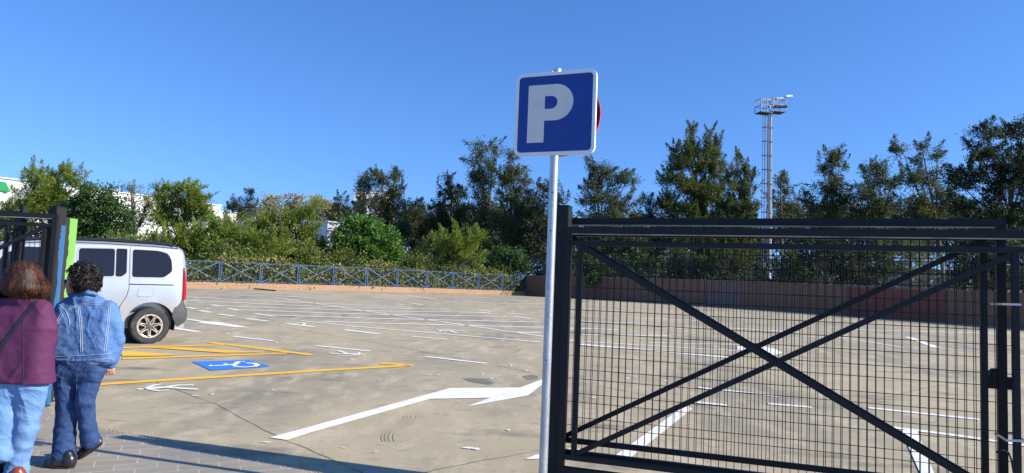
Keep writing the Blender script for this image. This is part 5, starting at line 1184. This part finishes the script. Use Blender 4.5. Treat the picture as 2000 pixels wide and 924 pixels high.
# ---- walker in the purple coat
D0b = 5.22; R2 = np.array([wp(45, 700, D0b)[0], 5.25, G(5.25)])
p2_ = empty('person', R2, 0, 'auburn bobbed walker in a purple coat and light jeans with a black shoulder strap', 'person', 'two people walking arm in arm')
v_ = lambda x, y, d=0.: wp(x, y, D0b+d)
body = SDF(.008)
body.ell(v_(44, 545), (.076, .095, .11), .02); body.ell(v_(40, 556, .03), (.06, .07, .075), .02); body.cap(v_(36, 553, .105), v_(35, 558, .11), .011, .013, .012); body.cap(v_(37, 568, .085), v_(41, 568, .085), .010, .010, .012)
body.ell(v_(64, 553, .0), (.010, .014, .028), .006); body.chain([v_(45, 565), v_(45, 592)], [.052, .06])
for (x0, x1, y, r) in ((0, 80, 612, .045), (0, 80, 640, .055), (0, 78, 680, .06), (0, 76, 720, .065), (0, 74, 745, .07)): body.cap(v_(x0+12, y), v_(x1-12, y), r, r, .05)
body.chain([v_(84, 606), v_(94, 660, .03), v_(80, 690, .24)], [.047, .038, .026]).chain([v_(-8, 606), v_(-22, 665, .02), v_(-18, 715, .10)], [.047, .038, .026])
for (hp, sx) in ((v_(78, 693, .27), 1), (v_(-18, 722, .11), -1)):
    body.cap(hp+np.array([0, -.03, .02]), hp, .022, .028, .015); fingers(body, hp+np.array([0, .02, -.012]), np.array([.025, 0, 0]), np.array([0, .5, -.85]), np.array([-.3*sx, .8, -.2]), .062, .0085, [hp+np.array([-.02*sx, 0, 0]), hp+np.array([-.035*sx, .02, -.02]), hp+np.array([-.03*sx, .04, -.03]), hp+np.array([-.02*sx, .055, -.035])])
knR = v_(51, 835, .05); anR = v_(30, 915, .12); knL = v_(8, 820, -.02); anL = v_(2, 872, .02)
tR = at(-10, 958); hR = at(44, 952)
body.chain([v_(56, 745), knR, anR], [.09, .06, .04]).chain([v_(18, 745), knL, anL], [.09, .06, .04])
aR = np.array(hR)*.8+np.array(tR)*.2+np.array([0, 0, .05]); body.cap(anR, aR, .036, .03).cap(aR, np.array(hR)*.25+np.array(tR)*.75+np.array([0, 0, .03]), .03, .025)
L_toe = v_(-14, 921, .08); L_heel = v_(12, 903, .02); L_heel = v_(14, 888, -.03); L_toe = v_(2, 926, .14)
body.cap(anL, L_heel*.75+L_toe*.25+np.array([-.02, 0, .03]), .035, .028)
b2 = body.mesh('body', M_skin, p2_, R2)
ct = SDF(.009)
stack(ct, ((0, 90, 600, .048), (-10, 97, 615, .073), (-10, 96, 650, .088), (-8, 92, 690, .092), (-12, 91, 725, .102), (-14, 91, 748, .108), (-14, 90, 765, .110)), v_, n=18)
ct.chain([v_(28, 583, -.01), v_(46, 580, -.02), v_(64, 583, -.01)], [.050, .052, .050], .03)
ct.chain([v_(16, 594), v_(34, 585), v_(56, 585), v_(76, 594)], [.042, .042, .042, .042], .04)
ct.chain([v_(84, 606), v_(95, 640, .0), v_(95, 664, .02), v_(84, 688, .2)], [.060, .054, .050, .046], .014).chain([v_(-6, 606), v_(-20, 662, .02), v_(-18, 706, .09)], [.06, .055, .05], .014)
ct.disp = folds(.0012, [(34, 3, 9, .3, 1), (50, 6, 34, 1.7, .6), (15, 12, 60, .5, .6), (34, 3, -50, 2, .5)]); ct.cut(v_(45, 747), (0, 0, -1))
ct.disp = creases(ct.disp, .0060, [(24, 4, 7, .4, .9), (-20, 5, 12, 2.1, 1.2), (12, 5, 28, 3.0, 1.2)])
cto = ct.mesh('purple_coat', M_coat, p2_, R2)
stitch('back_seam', [(46, 588), (46, 650), (46, 700), (45, 744)], cto, R2, cto, .0016, mat('coat_seam', (.05, .012, .04), .7), .0005)
jl = SDF(.009)
jl.cap(v_(18, 738), v_(62, 738), .10, .10, .03)
jl.cap(v_(22, 762), v_(56, 762), .088, .088, .03)
jl.chain([v_(64, 750), knR, v_(36, 890, .09), v_(30, 940, .12)], [.098, .080, .072, .078], .015).chain([v_(14, 752), knL+np.array([0, 0, .02]), v_(0, 862, .0), v_(2, 884, .0)], [.10, .082, .074, .078], .015)
jl.cut(v_(40, 941), (0, 0, -1)); jl.disp = folds(.0014, [(12, 3, 60, .3, 1), (52, 6, 30, 1.7, .7), (22, 30, 90, .5, .6)])
jl.disp = creases(jl.disp, .0070, [(12, 9, 40, .4, 1.3), (-26, 8, 26, 2.1, 1.2), (34, 6, 5, .7, .9)])
jl.mesh('jeans', M_ljeans, p2_, R2)
shoe('shoe', M_bshoe, p2_, R2, tR, hR, (0, 0, 1)); shoe('shoe', M_bshoe, p2_, R2, L_toe, L_heel, (-.9, .5, .3))
# bobbed hair with strand grooves
hb = SDF(.006); hb.ell(v_(46, 541, -.005), (.125, .125, .118), .03); hb.ell(v_(48, 562, -.01), (.158, .128, .078), .05); hb.cap(v_(14, 566, -.01), v_(80, 566, -.01), .06, .062, .04)
def strands(X, Y, Z):
    c = v_(46, 550)-R2; a = np.arctan2(Y-c[1], X-c[0]); return .0014*np.sin(a*60+3*np.sin(a*7)+9*Z)+.0008*np.sin(a*131+14*Z)
hb.disp = strands; hb.cut(v_(46, 582.5), (0, 0, -1)); hho = hb.mesh('hair', M_hairb, p2_, R2)
bvh = BVHTree.FromPolygons([v.co for v in hho.data.vertices], [p.vertices for p in hho.data.polygons]); rr = random.Random(4); b = MB()
ax_ = Vector(v_(46, 541, -.005)-R2); zt_ = ax_.z+.105; zb_ = (v_(46, 582, 0)-R2)[2]
for i in range(2600):
    a = rr.uniform(0, 2*pi); lift = rr.uniform(.0005, .007); z1_ = zb_+rr.gauss(0, .006)-.002; P_ = []; st0 = rr.uniform(0, .55); nn = 9
    for k in range(nn):
        t = st0+(1-st0)*k/(nn-1); z = zt_+(z1_-zt_)*t**1.35; aa = a+.06*sin(5*t+i)
        o0 = Vector((ax_.x, ax_.y, max(z, zb_+.004))); d = Vector((cos(aa), sin(aa), .55*(1-t)**2)).normalized()
        hh_ = bvh.ray_cast(o0+d*.4, -d)
        if hh_[0] is None: continue
        q = hh_[0]+d*lift; q.z += min(0, z-zb_) if z < zb_ else 0; P_.append((q, d))
    if len(P_) < 4: continue
    w = rr.uniform(.0012, .0026); vs = []
    for (q, d) in P_: tt = Vector((-d.y, d.x, 0)).normalized(); vs += [q-tt*w, q+tt*w]
    b.add(vs, [(2*j, 2*j+1, 2*j+3, 2*j+2) for j in range(len(P_)-1)])
b.build('hair_strands', M_hairb, hho, smooth=True)
# shoulder strap over the coat
bvh = BVHTree.FromPolygons([v.co for v in cto.data.vertices], [p.vertices for p in cto.data.polygons]); L_ = []; Rr = []
for t in np.linspace(0, 1, 26):
    for (x0, y0, x1, y1, lst) in ((70.5, 583, -12, 692, L_), (77.5, 585, -8, 699, Rr)):
        x = x0+(x1-x0)*t; y = y0+(y1-y0)*t+4*sin(t*pi)*-1; d = Vector(ray(x, y)).normalized(); h_ = bvh.ray_cast(Vector(CC-R2), d)
        lst.append((h_[0]-d*.007) if h_[0] is not None else Vector(v_(x, y, -.11)-R2))
b = MB(); nL = len(L_); back = Vector((0, .006, 0))
b.add(L_+Rr+[q+back for q in L_]+[q+back for q in Rr], [(i, i+1, nL+i+1, nL+i) for i in range(nL-1)]+[(2*nL+i, 3*nL+i, 3*nL+i+1, 2*nL+i+1) for i in range(nL-1)]+[(i, 2*nL+i, 2*nL+i+1, i+1) for i in range(nL-1)]+[(nL+i, nL+i+1, 3*nL+i+1, 3*nL+i) for i in range(nL-1)])
so_ = b.build('shoulder_strap', M_strap, None, smooth=True); so_.location = R2; tag(so_, 'black leather bag strap running across the back of the purple coat', 'bag strap')
